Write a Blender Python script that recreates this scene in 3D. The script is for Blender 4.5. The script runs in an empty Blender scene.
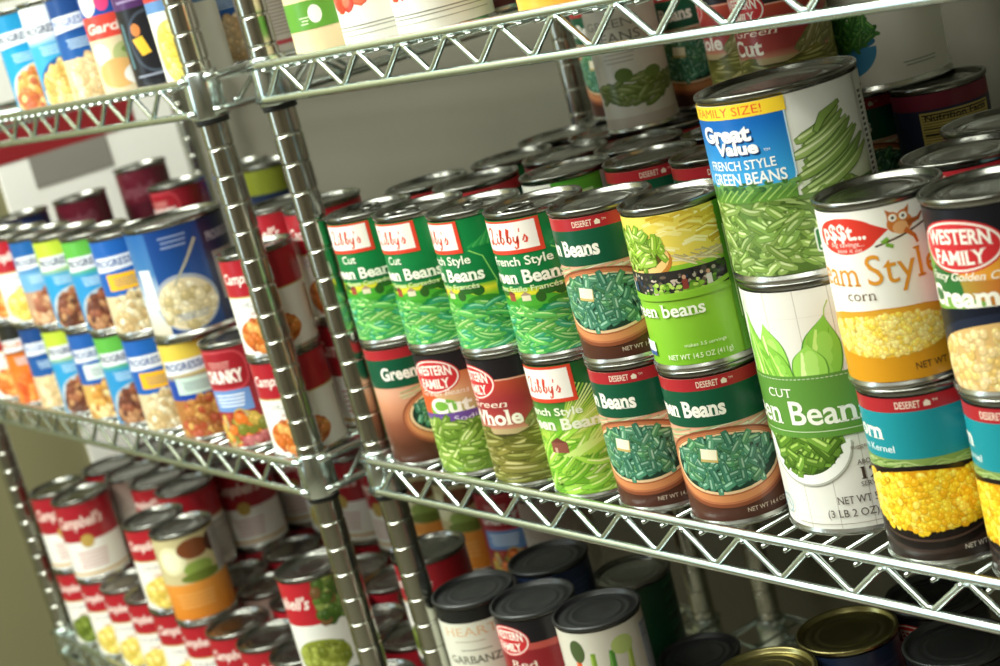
import bpy, bmesh, math, random
from mathutils import Vector, Matrix
R_ = random.Random(7)
PI = math.pi
Z0 = 1.5                                   # height of the camera's reference groove above the floor
# ------------------------------------------------------------------ camera, world, lights, exposure
sc = bpy.context.scene
col = sc.collection
cam_d = bpy.data.cameras.new('camera'); cam = bpy.data.objects.new('camera', cam_d); col.objects.link(cam)
CAM = Vector((1.2556, -0.6878, Z0 + 0.0159))
_r = Vector((0.58728929, 0.7701228, -0.24900231)); _u = Vector((-0.03909184, 0.3342774, 0.94166366)); _f = Vector((-0.8084325, 0.54329502, -0.22642306))
M = Matrix((( _r.x, _u.x, -_f.x, CAM.x), (_r.y, _u.y, -_f.y, CAM.y), (_r.z, _u.z, -_f.z, CAM.z), (0, 0, 0, 1)))
cam.matrix_world = M
cam_d.sensor_width = 36; cam_d.lens = 1665.9 / 1000 * 36
cam_d.clip_start = .02
cam_d.dof.use_dof = True; cam_d.dof.focus_distance = 1.10; cam_d.dof.aperture_fstop = 8.5
cam_d.shift_x = .0022; cam_d.shift_y = -.0015
sc.camera = cam
w = bpy.data.worlds.new('world'); sc.world = w; w.use_nodes = True
w.node_tree.nodes['Background'].inputs[0].default_value = (.80, .86, .74, 1); w.node_tree.nodes['Background'].inputs[1].default_value = .05
def area(name, loc, aim, sx, sy, power, color):
    d = bpy.data.lights.new(name, 'AREA'); d.shape = 'RECTANGLE'; d.size = sx; d.size_y = sy; d.energy = power; d.color = color
    o = bpy.data.objects.new(name, d); col.objects.link(o); o.location = loc
    o.rotation_euler = (Vector(aim) - Vector(loc)).to_track_quat('-Z', 'Y').to_euler(); return o
area('ceiling_light_aisle', (.45, -1.35, 2.76), (.45, -1.35, 0), 2.4, .6, 74, (.98, 1.0, .90))
area('ceiling_light_entry', (-.60, -1.05, 2.76), (-.60, -1.05, 0),   .7, 1.4, 92, (.98, 1.0, .92))
area('window_daylight', (-1.15, -1.8, 1.6), (.6, -.3, 1.2), .8, 1.4, 16, (.68, .86, 1.0))
sc.view_settings.view_transform = 'Standard'; sc.view_settings.look = 'None'; sc.view_settings.exposure = -0.08
sc.view_settings.gamma = 1; sc.view_settings.use_curve_mapping = False

# ------------------------------------------------------------------ helpers
def srgb(h):
    if isinstance(h, str): h = [int(h[i:i+2], 16) / 255 for i in (0, 2, 4)]
    return tuple(((c / 12.92) if c <= .04045 else ((c + .055) / 1.055) ** 2.4) for c in h)
def mat(name, color, rough=.5, metal=0., spec=.5, noise=0., scale=30., bump=0., coat=0.):
    m = bpy.data.materials.new(name); m.use_nodes = True; nt = m.node_tree; b = nt.nodes['Principled BSDF']
    c = srgb(color); b.inputs['Base Color'].default_value = (*c, 1); b.inputs['Roughness'].default_value = rough
    b.inputs['Metallic'].default_value = metal; b.inputs['Specular IOR Level'].default_value = spec
    if coat: b.inputs['Coat Weight'].default_value = coat; b.inputs['Coat Roughness'].default_value = .15
    if noise or bump:
        tc = nt.nodes.new('ShaderNodeTexCoord'); n = nt.nodes.new('ShaderNodeTexNoise'); n.inputs['Scale'].default_value = scale; n.inputs['Detail'].default_value = 4
        nt.links.new(tc.outputs['Object'], n.inputs['Vector'])
        if noise:
            mr = nt.nodes.new('ShaderNodeMapRange'); mr.inputs['To Min'].default_value = 1 - noise; mr.inputs['To Max'].default_value = 1 + noise
            mx = nt.nodes.new('ShaderNodeVectorMath'); mx.operation = 'SCALE'; mx.inputs[0].default_value = c
            nt.links.new(n.outputs['Fac'], mr.inputs['Value']); nt.links.new(mr.outputs['Result'], mx.inputs['Scale']); nt.links.new(mx.outputs['Vector'], b.inputs['Base Color'])
        if bump:
            bp = nt.nodes.new('ShaderNodeBump'); bp.inputs['Strength'].default_value = bump; bp.inputs['Distance'].default_value = .002
            nt.links.new(n.outputs['Fac'], bp.inputs['Height']); nt.links.new(bp.outputs['Normal'], b.inputs['Normal'])
    return m
M_chrome = mat('chrome', 'd3dfdb', .24, 1., noise=.04, scale=60)
M_post = mat('chrome_post', 'b9bab0', .22, 1., noise=.06, scale=40)
M_tin = mat('tinplate', 'b9bab4', .27, 1., noise=.08, scale=90)
M_lid = mat('tin_lid', '858680', .24, 1., noise=.1, scale=60)
M_dark = mat('dark_lid', '4a4c4c', .38, .8, noise=.1, scale=60)
M_gold = mat('gold_lid', '9b9362', .30, 1., noise=.1, scale=60)
M_black = mat('black_plastic', '151716', .45, noise=.1, scale=40)
M_wall = mat('wall_paint', '7f7c58', .85, noise=.03, scale=3, bump=.15)
M_wallb = mat('wall_back_paint', '6a685a', .85, noise=.03, scale=3, bump=.15)
M_walld = mat('wall_front_paint', '6a5f4c', .8, noise=.05, scale=3)
M_floor = mat('floor_tiles', '7d7868', .5, noise=.12, scale=8)
M_ceil = mat('ceiling_paint', 'e2e2d8', .9, noise=.03, scale=5)
M_lab = bpy.data.materials.new('printed_label'); M_lab.use_nodes = True
_nt = M_lab.node_tree; _b = _nt.nodes['Principled BSDF']; _a = _nt.nodes.new('ShaderNodeAttribute'); _a.attribute_name = 'print'
_nt.links.new(_a.outputs['Color'], _b.inputs['Base Color']); _b.inputs['Roughness'].default_value = .33; _b.inputs['Specular IOR Level'].default_value = .45

def link(o, parent=None):
    col.objects.link(o)
    if parent: o.parent = parent
    return o
def bm_obj(name, bm, m, parent=None, smooth=True):
    me = bpy.data.meshes.new(name); bm.to_mesh(me); bm.free()
    for p in me.polygons: p.use_smooth = smooth
    ms = m if isinstance(m, (list, tuple)) else [m]
    for x in ms: me.materials.append(x)
    return link(bpy.data.objects.new(name, me), parent)
def thing(name, label, cat, loc=(0, 0, 0), rz=0, group=None):
    o = bpy.data.objects.new(name, None); col.objects.link(o); o.location = loc; o.rotation_euler = (0, 0, rz)
    o.empty_display_size = .02; o['label'] = label; o['category'] = cat
    if group: o['group'] = group
    return o
def lathe(bm, prof, cx=0, cy=0, n=40, close_top=False, close_bot=False):
    rings = []
    for r, z in prof:
        if r < 1e-6: rings.append([bm.verts.new((cx, cy, z))])
        else: rings.append([bm.verts.new((cx + r * math.cos(2 * PI * i / n), cy + r * math.sin(2 * PI * i / n), z)) for i in range(n)])
    for a, b in zip(rings, rings[1:]):
        for i in range(n):
            j = (i + 1) % n
            if len(a) == 1 and len(b) == 1: continue
            if len(a) == 1: bm.faces.new((a[0], b[j], b[i])[::-1])
            elif len(b) == 1: bm.faces.new((a[i], a[j], b[0]))
            else: bm.faces.new((a[i], a[j], b[j], b[i]))
    if close_bot and len(rings[0]) > 1: bm.faces.new(rings[0][::-1])
    if close_top and len(rings[-1]) > 1: bm.faces.new(rings[-1])
def tube(bm, pts, r, n=8, caps=True):
    pts = [Vector(p) for p in pts]; rings = []
    t0 = (pts[1] - pts[0]).normalized(); ref = Vector((0, 0, 1)) if abs(t0.z) < .9 else Vector((1, 0, 0))
    nrm = t0.cross(ref).normalized()
    for i, p in enumerate(pts):
        t = (pts[min(i + 1, len(pts) - 1)] - pts[max(i - 1, 0)]).normalized()
        nrm = (nrm - t * nrm.dot(t)).normalized(); bn = t.cross(nrm)
        rings.append([bm.verts.new(p + (nrm * math.cos(2 * PI * k / n) + bn * math.sin(2 * PI * k / n)) * r) for k in range(n)])
    for a, b in zip(rings, rings[1:]):
        for k in range(n):
            j = (k + 1) % n; bm.faces.new((a[k], a[j], b[j], b[k]))
    if caps: bm.faces.new(rings[0][::-1]); bm.faces.new(rings[-1])
def box(bm, x0, y0, z0, x1, y1, z1):
    v = [bm.verts.new(p) for p in ((x0, y0, z0), (x1, y0, z0), (x1, y1, z0), (x0, y1, z0), (x0, y0, z1), (x1, y0, z1), (x1, y1, z1), (x0, y1, z1))]
    for f in ((3, 2, 1, 0), (4, 5, 6, 7), (0, 1, 5, 4), (1, 2, 6, 5), (2, 3, 7, 6), (3, 0, 4, 7)): bm.faces.new([v[i] for i in f])

# ------------------------------------------------------------------ the room
def struct(name, dims, m):
    bm = bmesh.new(); box(bm, *dims); o = bm_obj(name, bm, m, smooth=False); o['kind'] = 'structure'; return o
struct('floor', (-1.25, -3.0, -.05, 3.0, .52, 0), M_floor)
struct('wall_back', (-1.25, .47, 0, 3.0, .57, 2.8), M_wallb)
struct('wall_left', (-1.35, -3.0, 0, -1.20, .57, 2.8), M_wall)
struct('ceiling', (-1.35, -3.0, 2.8, 3.0, .57, 2.86), M_ceil)
struct('wall_front', (-1.35, -3.1, 0, 3.0, -3.0, 2.8), M_walld)
struct('wall_right', (3.0, -3.1, 0, 3.1, .57, 2.8), M_walld)
struct('baseboard_back', (-1.20, .458, 0, 3.0, .472, .09), M_black)

# ------------------------------------------------------------------ wire shelving
Z_TOP = -.0402; STEP = .3556
RAIL_Y = -.016; RR = .0034
def zig(bm, a, b, first, pitch, z_top, z_bot, r=.0023):
    """zigzag wire between two points a, b (xy), bottoms at distance first + k*pitch from a"""
    a = Vector(a); b = Vector(b); L = (b - a).length; d = (b - a) / L; pts = []
    k = math.floor(-first / pitch) - 1
    zt, zb = z_top - RR - .0006, z_bot + RR + .0006; h = pitch * .045
    seq = []
    s = first + k * pitch
    while s < L + pitch:
        seq += [(s - h, zb), (s + h, zb), (s + pitch / 2 - h, zt), (s + pitch / 2 + h, zt)]; s += pitch
    seq = [q for q in seq if .012 < q[0] < L - .012]
    out = []
    for i, (s, z) in enumerate(seq):                       # soften each bend
        out.append((s, z))
    tube(bm, [(a.x + d.x * s, a.y + d.y * s, z) for s, z in out], r, 8)
def shelving(label, px, py0, L, D, zig_first, zig_pitch, n_wire=.0196):
    root = thing('wire_shelving_unit', label, 'shelving', (px, py0, 0), 0, None)
    posts = [(0, 0), (L, 0), (0, D), (L, D)]
    pbm = bmesh.new(); prof = [(.0001, .03), (.0127, .03)]
    g0 = Z0 - .0 + .0     # grooves every inch, aligned to the reference groove
    zz = g0 % .0254
    while zz < 1.88:
        if zz > .05: prof += [(.0127, zz - .0036), (.0127, zz - .0018), (.0123, zz - .0015), (.0118, zz - .0006), (.0117, zz), (.0118, zz + .0006), (.0123, zz + .0015), (.0127, zz + .0018), (.0127, zz + .0036)]
        zz += .0254
    prof += [(.0127, 1.895), (.0105, 1.9), (.0001, 1.9)]
    lathe(pbm, prof, n=24); first = bm_obj('post', pbm, M_post, root)
    first.data.set_sharp_from_angle(angle=.9)
    fb = bmesh.new(); lathe(fb, [(.0001, 0), (.018, 0), (.019, .004), (.019, .010), (.008, .014), (.008, .034), (.0001, .034)], n=20)
    foot = bm_obj('levelling_foot', fb, M_black, first)
    for i, (x, y) in enumerate(posts):
        if i == 0: continue
        o = first.copy(); col.objects.link(o); o.parent = root; o.location = (x, y, 0)
        f = foot.copy(); col.objects.link(f); f.parent = o
    for z in (Z0 + Z_TOP, Z0 + Z_TOP - STEP, Z0 + Z_TOP - 2 * STEP):
        zl = z - .0290
        fr = bmesh.new()
        yf, yb = RAIL_Y, D - RAIL_Y; xl, xr = RAIL_Y, L - RAIL_Y
        for zz in (z, zl):
            for y in (yf, yb):
                if abs(y - yf) < 1e-6 or True: tube(fr, [(-.004, y, zz), (.010, y, zz), (L - .010, y, zz), (L + .004, y, zz)], RR, 10)
            for x in (xl, xr): tube(fr, [(x, -.004, zz), (x, .01, zz), (x, D - .01, zz), (x, D + .004, zz)], RR, 10)
        for y in (yf, yb): zig(fr, (0, y), (L, y), zig_first, zig_pitch, z, zl)
        for x in (xl, xr): zig(fr, (x, 0), (x, D), .02, .0606, z, zl)
        shelf = bm_obj('wire_shelf', fr, M_chrome, root)
        wb = bmesh.new(); x = .022
        zw = z - RR - .0014
        while x < L - .018:
            tube(wb, [(x, yf - .0032, zw), (x, yb + .0032, zw)], .0014, 6); x += n_wire
        bm_obj('deck_wires', wb, M_chrome, shelf)
        sb = bmesh.new()
        for y in (D * .2, D * .5, D * .8): tube(sb, [(xl, y, zw - .0042), (xr, y, zw - .0042)], .0027, 8)
        bm_obj('support_rods', sb, M_chrome, shelf)
        for (x, y) in posts:
            cb = bmesh.new(); lathe(cb, [(.0129, z + .0055), (.0152, z + .0062), (.0160, z + .0045), (.0172, z - .0335), (.0165, z - .0350), (.0135, z - .0350)][::-1], x, y, 28)
            bm_obj('corner_collar', cb, M_chrome, shelf)
            kb = bmesh.new(); lathe(kb, [(.0129, z - .0400), (.0148, z - .0400), (.0150, z - .0350), (.0129, z - .0350)], x, y, 24)
            bm_obj('plastic_sleeve', kb, M_black, shelf)
    return root
D = .40
U1 = dict(px=-.965, py=-.0285, L=.893)
shelving('chrome wire shelving rack in the far left corner, filled with soup cans', U1['px'], U1['py'], U1['L'], D, (-.273 + .965) % .0595, .0595)
shelving('chrome wire shelving rack on the right holding the green bean cans', 0, 0, 1.19, D, .0165, .0606)

# ------------------------------------------------------------------ printed labels: 2D art wrapped on a cylinder
GRID = 4.0; VGRID = 5.0
def lerp(a, b, t): return tuple(x + (y - x) * max(0, min(1, t)) for x, y in zip(a, b))
C = srgb
def clip(poly, axis, val, keep_less):
    out = []; n = len(poly)
    for i in range(n):
        p, q = poly[i], poly[(i + 1) % n]
        ip = (p[axis] <= val) == keep_less or abs(p[axis] - val) < 1e-9; iq = (q[axis] <= val) == keep_less or abs(q[axis] - val) < 1e-9
        if ip: out.append(p)
        if ip != iq:
            t = (val - p[axis]) / (q[axis] - p[axis]); out.append((p[0] + (q[0] - p[0]) * t, p[1] + (q[1] - p[1]) * t))
    return out
_tc = {}
def glyphs(s, serif=False, bold=0., shear=0.):
    key = (s, serif, bold, shear)
    if key in _tc: return _tc[key]
    cu = bpy.data.curves.new('t', 'FONT'); cu.body = s; cu.offset = bold; cu.shear = shear; cu.resolution_u = 3
    ob = bpy.data.objects.new('t', cu); col.objects.link(ob)
    dg = bpy.context.evaluated_depsgraph_get(); me = ob.evaluated_get(dg).to_mesh()
    polys = [[(me.vertices[i].co.x, me.vertices[i].co.y) for i in p.vertices] for p in me.polygons]
    if serif:
        cnt = {}
        for p in me.polygons:
            for e in p.edge_keys: cnt.setdefault(e, []).append(p)
        add = []
        for e, ps in cnt.items():
            if len(ps) != 1: continue
            a, b = me.vertices[e[0]].co, me.vertices[e[1]].co
            if abs(a.y - b.y) < .004 and .045 < abs(a.x - b.x) < .17 + 2 * bold:
                cy = sum(me.vertices[i].co.y for i in ps[0].vertices) / len(ps[0].vertices); x0, x1 = sorted((a.x, b.x)); wd = (x1 - x0)
                if a.y < .06 and cy > a.y and a.y > -.06: add.append((x0 - .055, a.y, x1 + .055, a.y + .05))
                elif a.y > .45 and cy < a.y: add.append((x0 - .055, a.y - .05, x1 + (.055 if a.y > .62 and s.isupper() else .01), a.y))
        for x0, y0, x1, y1 in add: polys.append([(x0, y0), (x1, y0), (x1, y1), (x0, y1)])
    ob.to_mesh_clear(); bpy.data.objects.remove(ob); bpy.data.curves.remove(cu)
    xs = [p[0] for f in polys for p in f]; _tc[key] = (polys, min(xs), max(xs)); return _tc[key]
class Art:
    def __init__(s, H, base, r=.0368):
        s.H = H; s.r = r * 1000; s.W = PI * s.r; s.P = []; s.z = 0.; s.rect(-s.W, 0, s.W, H, base, 0)
    def poly(s, pts, c, dz=.012, z=None):
        if z is None: s.z += dz; z = s.z
        s.P.append((pts, C(c) if isinstance(c, str) else c, z))
    def rect(s, x0, y0, x1, y1, c, dz=.012): s.poly([(x0, y0), (x1, y0), (x1, y1), (x0, y1)], c, dz)
    def band(s, y0, y1, c): s.rect(-s.W, y0, s.W, y1, c)
    def ell(s, x, y, rx, ry, c, n=36, dz=.012, rot=0, a0=0, a1=2 * PI):
        cr, sr = math.cos(rot), math.sin(rot); p = []
        for i in range(n):
            a = a0 + (a1 - a0) * i / (n if a1 - a0 > 6.28 else n - 1); u, v = rx * math.cos(a), ry * math.sin(a); p.append((x + u * cr - v * sr, y + u * sr + v * cr))
        s.poly(p, c, dz)
    def arc(s, x, y, rx, ry, wd, c, a0=0, a1=2 * PI, n=40, dz=.012):
        s.z += dz
        for i in range(n):
            a, b = a0 + (a1 - a0) * i / n, a0 + (a1 - a0) * (i + 1) / n
            s.poly([(x + rx * math.cos(a), y + ry * math.sin(a)), (x + rx * math.cos(b), y + ry * math.sin(b)), (x + (rx + wd) * math.cos(b), y + (ry + wd) * math.sin(b)), (x + (rx + wd) * math.cos(a), y + (ry + wd) * math.sin(a))], c, z=s.z)
    def line(s, pts, wd, c, dz=.012, z=None):
        if z is None: s.z += dz; z = s.z
        L, Rr = [], []
        for i, p in enumerate(pts):
            a = pts[max(0, i - 1)]; b = pts[min(len(pts) - 1, i + 1)]; dx, dy = b[0] - a[0], b[1] - a[1]; l = math.hypot(dx, dy) or 1
            w_ = wd(i / (len(pts) - 1)) if callable(wd) else wd; nx, ny = -dy / l * w_ / 2, dx / l * w_ / 2
            L.append((p[0] + nx, p[1] + ny)); Rr.append((p[0] - nx, p[1] - ny))
        for i in range(len(pts) - 1): s.poly([L[i], L[i + 1], Rr[i + 1], Rr[i]], c, z=z)
    def text(s, t, x0, y0, x1, h, c, serif=False, bold=0., shear=0., tilt=0., dz=.012, arch=0.):
        """fit the string between x0 and x1; h = cap height; tilt = rise over the width"""
        ps, a, b = glyphs(t, serif, bold, shear); k = (x1 - x0) / (b - a); ky = h / .70
        s.z += dz
        for f in ps:
            q = []
            for (x, y) in f:
                t_ = (x - a) / (b - a); q.append((x0 + (x - a) * k, y0 + y * ky + tilt * t_ + arch * 4 * t_ * (1 - t_)))
            s.poly(q, c, z=s.z)
    def bean(s, x, y, L, wd, a, cols, bend=.15, zb=None, tip=.35):
        n = 6; pts = []
        for i in range(n + 1):
            t = i / n - .5; u = L * t; v = bend * L * (.25 - t * t) * 2; pts.append((x + u * math.cos(a) - v * math.sin(a), y + u * math.sin(a) + v * math.cos(a)))
        f = lambda k: (lambda t: wd * k * (tip + (1 - tip) * min(1, 4.5 * min(t, 1 - t) + .15)))
        dk, md, hi = cols; dk = lerp(dk, md, .35)
        s.line(pts, f(1.17), dk, z=zb); s.line(pts, f(.95), md, z=zb + .0018)
        off = wd * .18; s.line([(px - off * math.sin(a) * (1 if math.cos(a) > 0 else -1), py + off * abs(math.cos(a))) for px, py in pts[1:-1]], f(.32), hi, z=zb + .0036)
    def beans(s, inside, box_, n, L, wd, cols, angs=(0, PI), bend=.15, tip=.35, rnd=None, order=None):
        rnd = rnd or random.Random(n); s.z += .012; z = s.z; x0, y0, x1, y1 = box_; c_ = 0; tries = 0
        while c_ < n and tries < n * 30:
            tries += 1; x, y = rnd.uniform(x0, x1), rnd.uniform(y0, y1)
            if not inside(x, y): continue
            j = rnd.uniform(-.5, .5); k = rnd.choice(cols); tone = rnd.uniform(.72, 1.18)
            s.bean(x, y, L * rnd.uniform(.75, 1.2), wd * rnd.uniform(.85, 1.15), rnd.uniform(*angs), [tuple(min(1, q * tone) for q in C(h)) for h in k], bend * rnd.uniform(-1, 1), z + (c_ % 60) * .004, tip); c_ += 1
        s.z = z + .25
    def blobs(s, inside, box_, n, sz, cols, rnd=None, asp=.8, ns=7, rim='000000', hi=True):
        rnd = rnd or random.Random(n + 3); s.z += .012; z = s.z; x0, y0, x1, y1 = box_; c_ = 0; tries = 0
        while c_ < n and tries < n * 30:
            tries += 1; x, y = rnd.uniform(x0, x1), rnd.uniform(y0, y1)
            if not inside(x, y): continue
            k = rnd.choice(cols); r0 = sz * rnd.uniform(.75, 1.25); rot = rnd.uniform(0, PI); zz = z + (c_ % 40) * .004
            def el(rr, dx, dy): return [(x + dx + rr * math.cos(t) * math.cos(rot) - rr * asp * math.sin(t) * math.sin(rot), y + dy + rr * math.cos(t) * math.sin(rot) + rr * asp * math.sin(t) * math.cos(rot)) for t in [2 * PI * i / ns for i in range(ns)]]
            base = C(k); s.poly(el(r0 * 1.12, 0, -r0 * .1), tuple(q * .68 for q in base), z=zz); s.poly(el(r0, 0, 0), base, z=zz + .0015)
            if hi: s.poly(el(r0 * .4, -r0 * .2, r0 * .3), tuple(min(1, q * 1.3 + .05) for q in base), z=zz + .003)
            c_ += 1
        s.z = z + .17
    def grad(s, x0, y0, x1, y1, stops, horiz=False, dz=.012):
        """stops: list of (t, hex)"""
        st = [(t, C(c)) for t, c in stops]
        def f(u, v):
            t = ((u - x0) / (x1 - x0)) if horiz else ((v - y0) / (y1 - y0))
            for (a, ca), (b, cb) in zip(st, st[1:]):
                if t <= b: return lerp(ca, cb, (t - a) / (b - a + 1e-9))
            return st[-1][1]
        s.poly([(x0, y0), (x1, y0), (x1, y1), (x0, y1)], f, dz)
    def lines(s, x0, x1, y, n, c, step=2.6, th=1.0):
        for i in range(n): s.rect(x0 + (i * 3 % 5) * .6, y - i * step, x1 - (i * 7 % 6) * .9, y - i * step + th, c, .003)
    def nutrition(s, x0, y0, x1, y1, bg='e9e6da', ink='2a2a2a'):
        s.rect(x0, y0, x1, y1, bg); y = y1 - 2.5; i = 0
        while y > y0 + 1.5:
            s.rect(x0 + 1.2, y, x1 - 1.2 - (i * 37 % 5) * .8, y + (1.1 if i in (0, 5) else .55), ink, 0.001); y -= 2.1; i += 1
    def barcode(s, x0, y0, x1, y1):
        s.rect(x0, y0, x1, y1, 'f2f0ea'); x = x0 + .8; i = 0
        while x < x1 - 1: wd = (.35, .7, .35, 1.)[i * 7 % 4]; s.rect(x, y0 + 1, x + wd, y1 - 1, '151515', .0005); x += wd + (.4, .6, .35)[i % 3]; i += 1
    def mesh(s, name, base_z):
        verts, faces, cols, nrms = [], [], [], []
        r = s.r
        def P3(u, v, z):
            g = math.floor(u / GRID + 1e-6); t = (u - g * GRID) / GRID; a0 = -PI / 2 + g * GRID / r; a1 = -PI / 2 + (g + 1) * GRID / r; rr = (r + z) / 1000
            return ((math.cos(a0) * (1 - t) + math.cos(a1) * t) * rr, (math.sin(a0) * (1 - t) + math.sin(a1) * t) * rr, base_z + v / 1000)
        for pts, c, z in s.P:
            fn = callable(c)
            pts = [(min(s.W, max(-s.W, u)), min(s.H, max(0, v))) for u, v in pts]
            u0 = min(p[0] for p in pts); u1 = max(p[0] for p in pts)
            g0, g1 = math.floor(u0 / GRID + 1e-6), math.ceil(u1 / GRID - 1e-6)
            for g in range(g0, max(g1, g0 + 1)):
                q = pts
                if u0 < g * GRID: q = clip(q, 0, g * GRID, False)
                if q and u1 > (g + 1) * GRID: q = clip(q, 0, (g + 1) * GRID, True)
                if len(q) < 3: continue
                qs = [q]
                if fn:
                    qs = []; v0 = min(p[1] for p in q); v1 = max(p[1] for p in q); h = v0
                    while h < v1 - 1e-6:
                        k = q
                        if h > v0: k = clip(k, 1, h, False)
                        if h + VGRID < v1: k = clip(k, 1, h + VGRID, True)
                        if len(k) >= 3: qs.append(k)
                        h += VGRID
                for k in qs:
                    kk = []
                    for p in k:
                        if not kk or (abs(p[0] - kk[-1][0]) + abs(p[1] - kk[-1][1])) > 1e-5: kk.append(p)
                    if len(kk) > 2 and abs(kk[0][0] - kk[-1][0]) + abs(kk[0][1] - kk[-1][1]) < 1e-5: kk.pop()
                    if len(kk) < 3: continue
                    ar = sum(kk[i][0] * kk[(i + 1) % len(kk)][1] - kk[(i + 1) % len(kk)][0] * kk[i][1] for i in range(len(kk)))
                    if abs(ar) < 1e-5: continue
                    if ar < 0: kk = kk[::-1]
                    b = len(verts)
                    for (u, v) in kk:
                        uu = min(u, (g + 1) * GRID - 1e-5)
                        verts.append(P3(uu, v, z)); th = -PI / 2 + uu / r; nrms.append((math.cos(th), math.sin(th), 0)); cols.append(c(u, v) if fn else c)
                    faces.append(list(range(b, len(verts))))
        me = bpy.data.meshes.new(name); me.from_pydata(verts, [], faces)
        at = me.attributes.new('print', 'FLOAT_COLOR', 'POINT'); buf = []
        for c in cols: buf += [c[0], c[1], c[2], 1.]
        at.data.foreach_set('color', buf)
        for p in me.polygons: p.use_smooth = True
        me.normals_split_custom_set_from_vertices(nrms)
        me.materials.append(M_lab); return me
BEAN_TEAL = [('1f4a38', '4c8a6c', '9cc8ae'), ('1b4433', '3f7c62', '86b89c'), ('265a40', '5e9a76', 'b0d4b8'), ('1f4a2c', '4c865a', '8cb88c')]
BEAN_GREEN = [('2c4a12', '5f8a2c', 'a9c56a'), ('24420f', '4e7a24', '93b558'), ('35551a', '75993a', 'bfd184'), ('1f3d12', '446e22', '82a64c')]
BEAN_LIME = [('3f7d1c', '8cc63c', 'd4ec8a'), ('357318', '78b82f', 'c0e070'), ('4c8a24', 'a3d24c', 'e4f4a8')]
BEAN_EMER = [('14763a', '62bc5c', 'b8e694'), ('10683a', '48a854', '9cd684'), ('1a7a3a', '6cbf58', 'c6e89a'), ('0e6a50', '3aa070', '8fd0a0')]
BEAN_OLIVE = [('3c3a14', '7c7a34', 'b4b070'), ('34340f', '6b6c2a', '9f9f5a'), ('45421c', '8b8640', 'c4bc82')]
KERN = ['f8cc28', 'fad83c', 'f4c01c', 'fce05c', 'efb51a']
def inell(cx, cy, rx, ry): return lambda x, y: ((x - cx) / rx) ** 2 + ((y - cy) / ry) ** 2 < 1
def inbox(x0, y0, x1, y1): return lambda x, y: x0 <= x <= x1 and y0 <= y <= y1
def roundrect(x0, y0, x1, y1, r, n=6, corners=(1, 1, 1, 1)):
    out = []
    for k, (cx, cy, a) in enumerate(((x1 - r, y1 - r, 0), (x0 + r, y1 - r, PI / 2), (x0 + r, y0 + r, PI), (x1 - r, y0 + r, 1.5 * PI))):
        if corners[k]: out += [(cx + r * math.cos(a + PI / 2 * i / n), cy + r * math.sin(a + PI / 2 * i / n)) for i in range(n + 1)]
        else: out.append(((x1, y1), (x0, y1), (x0, y0), (x1, y0))[k])
    return out
def house(A, x, y, k, c):
    A.poly([(x - 2 * k, y), (x + 2 * k, y), (x + 2 * k, y + 2 * k), (x, y + 3.6 * k), (x - 2 * k, y + 2 * k)], c); A.line([(x - 2.2 * k, y + 2 * k), (x, y + 3.8 * k), (x + 2.2 * k, y + 2 * k)], .5 * k, c)
def deseret(A, o=0):
    A.band(91.5, 100, 'a8242c'); A.text('DESERET', 4 + o, 93.6, 19 + o, 4.2, 'e9dcc8', bold=.01); house(A, 22.8 + o, 93.8, .95, 'e9dcc8'); A.text('TM', 26 + o, 95.6, 29 + o, 1.6, 'e9dcc8')
def art_deseret_beans():
    A = Art(100, 'd9a184'); A.grad(-A.W, 0, A.W, 100, [(0, '4a2a20'), (.16, '57301f'), (.34, '8a5038'), (.5, 'c98a68'), (.62, 'dba588'), (1, 'dfae92')])
    for i in range(26):                                     # loose pods lying above the bowl
        x = -22 + R_.uniform(-12, 62); y = R_.uniform(58, 66); A.line([(x - 14, y - 2), (x, y + R_.uniform(-1, 2)), (x + 12, y + 2)], .9, R_.choice(['c9c9a0', 'a9b384', 'e0ddc0', '8d9c6a']))
    deseret(A, -9); A.band(67, 91.5, '0b5036'); A.text('Green Beans', -58, 74, 11, 10.5, 'f3efe4', serif=True, bold=.035, tilt=0)
    A.ell(2, 37, 50, 28, '8a4c30'); A.ell(2, 37.5, 48, 26, 'b8704a'); A.ell(2, 37.5, 45.5, 24.5, 'd08a58'); A.ell(2, 39.5, 43.5, 22, 'a8623c'); A.ell(2, 39.8, 42.5, 21.2, 'e6c79c'); A.ell(2, 40, 40, 19.5, '1c3a2c')
    A.beans(inell(2, 41, 37, 17), (-38, 20, 42, 60), 190, 10, 4.0, BEAN_TEAL, bend=.08, tip=.8)
    A.poly([(-14, 43), (-2, 41.5), (-1, 50), (-12.5, 52)], 'c9b06c'); A.poly([(-13.5, 44.8), (-2.5, 43.3), (-1.4, 50.4), (-12.5, 52)], 'f6efd2')
    A.text('NET WT 14.4 OZ (408g)', 10, 4.5, 50, 3.0, 'c9b8a4', bold=.01)
    A.nutrition(62, 8, 92, 88, 'd8c98a', '3a3020'); return A
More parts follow.
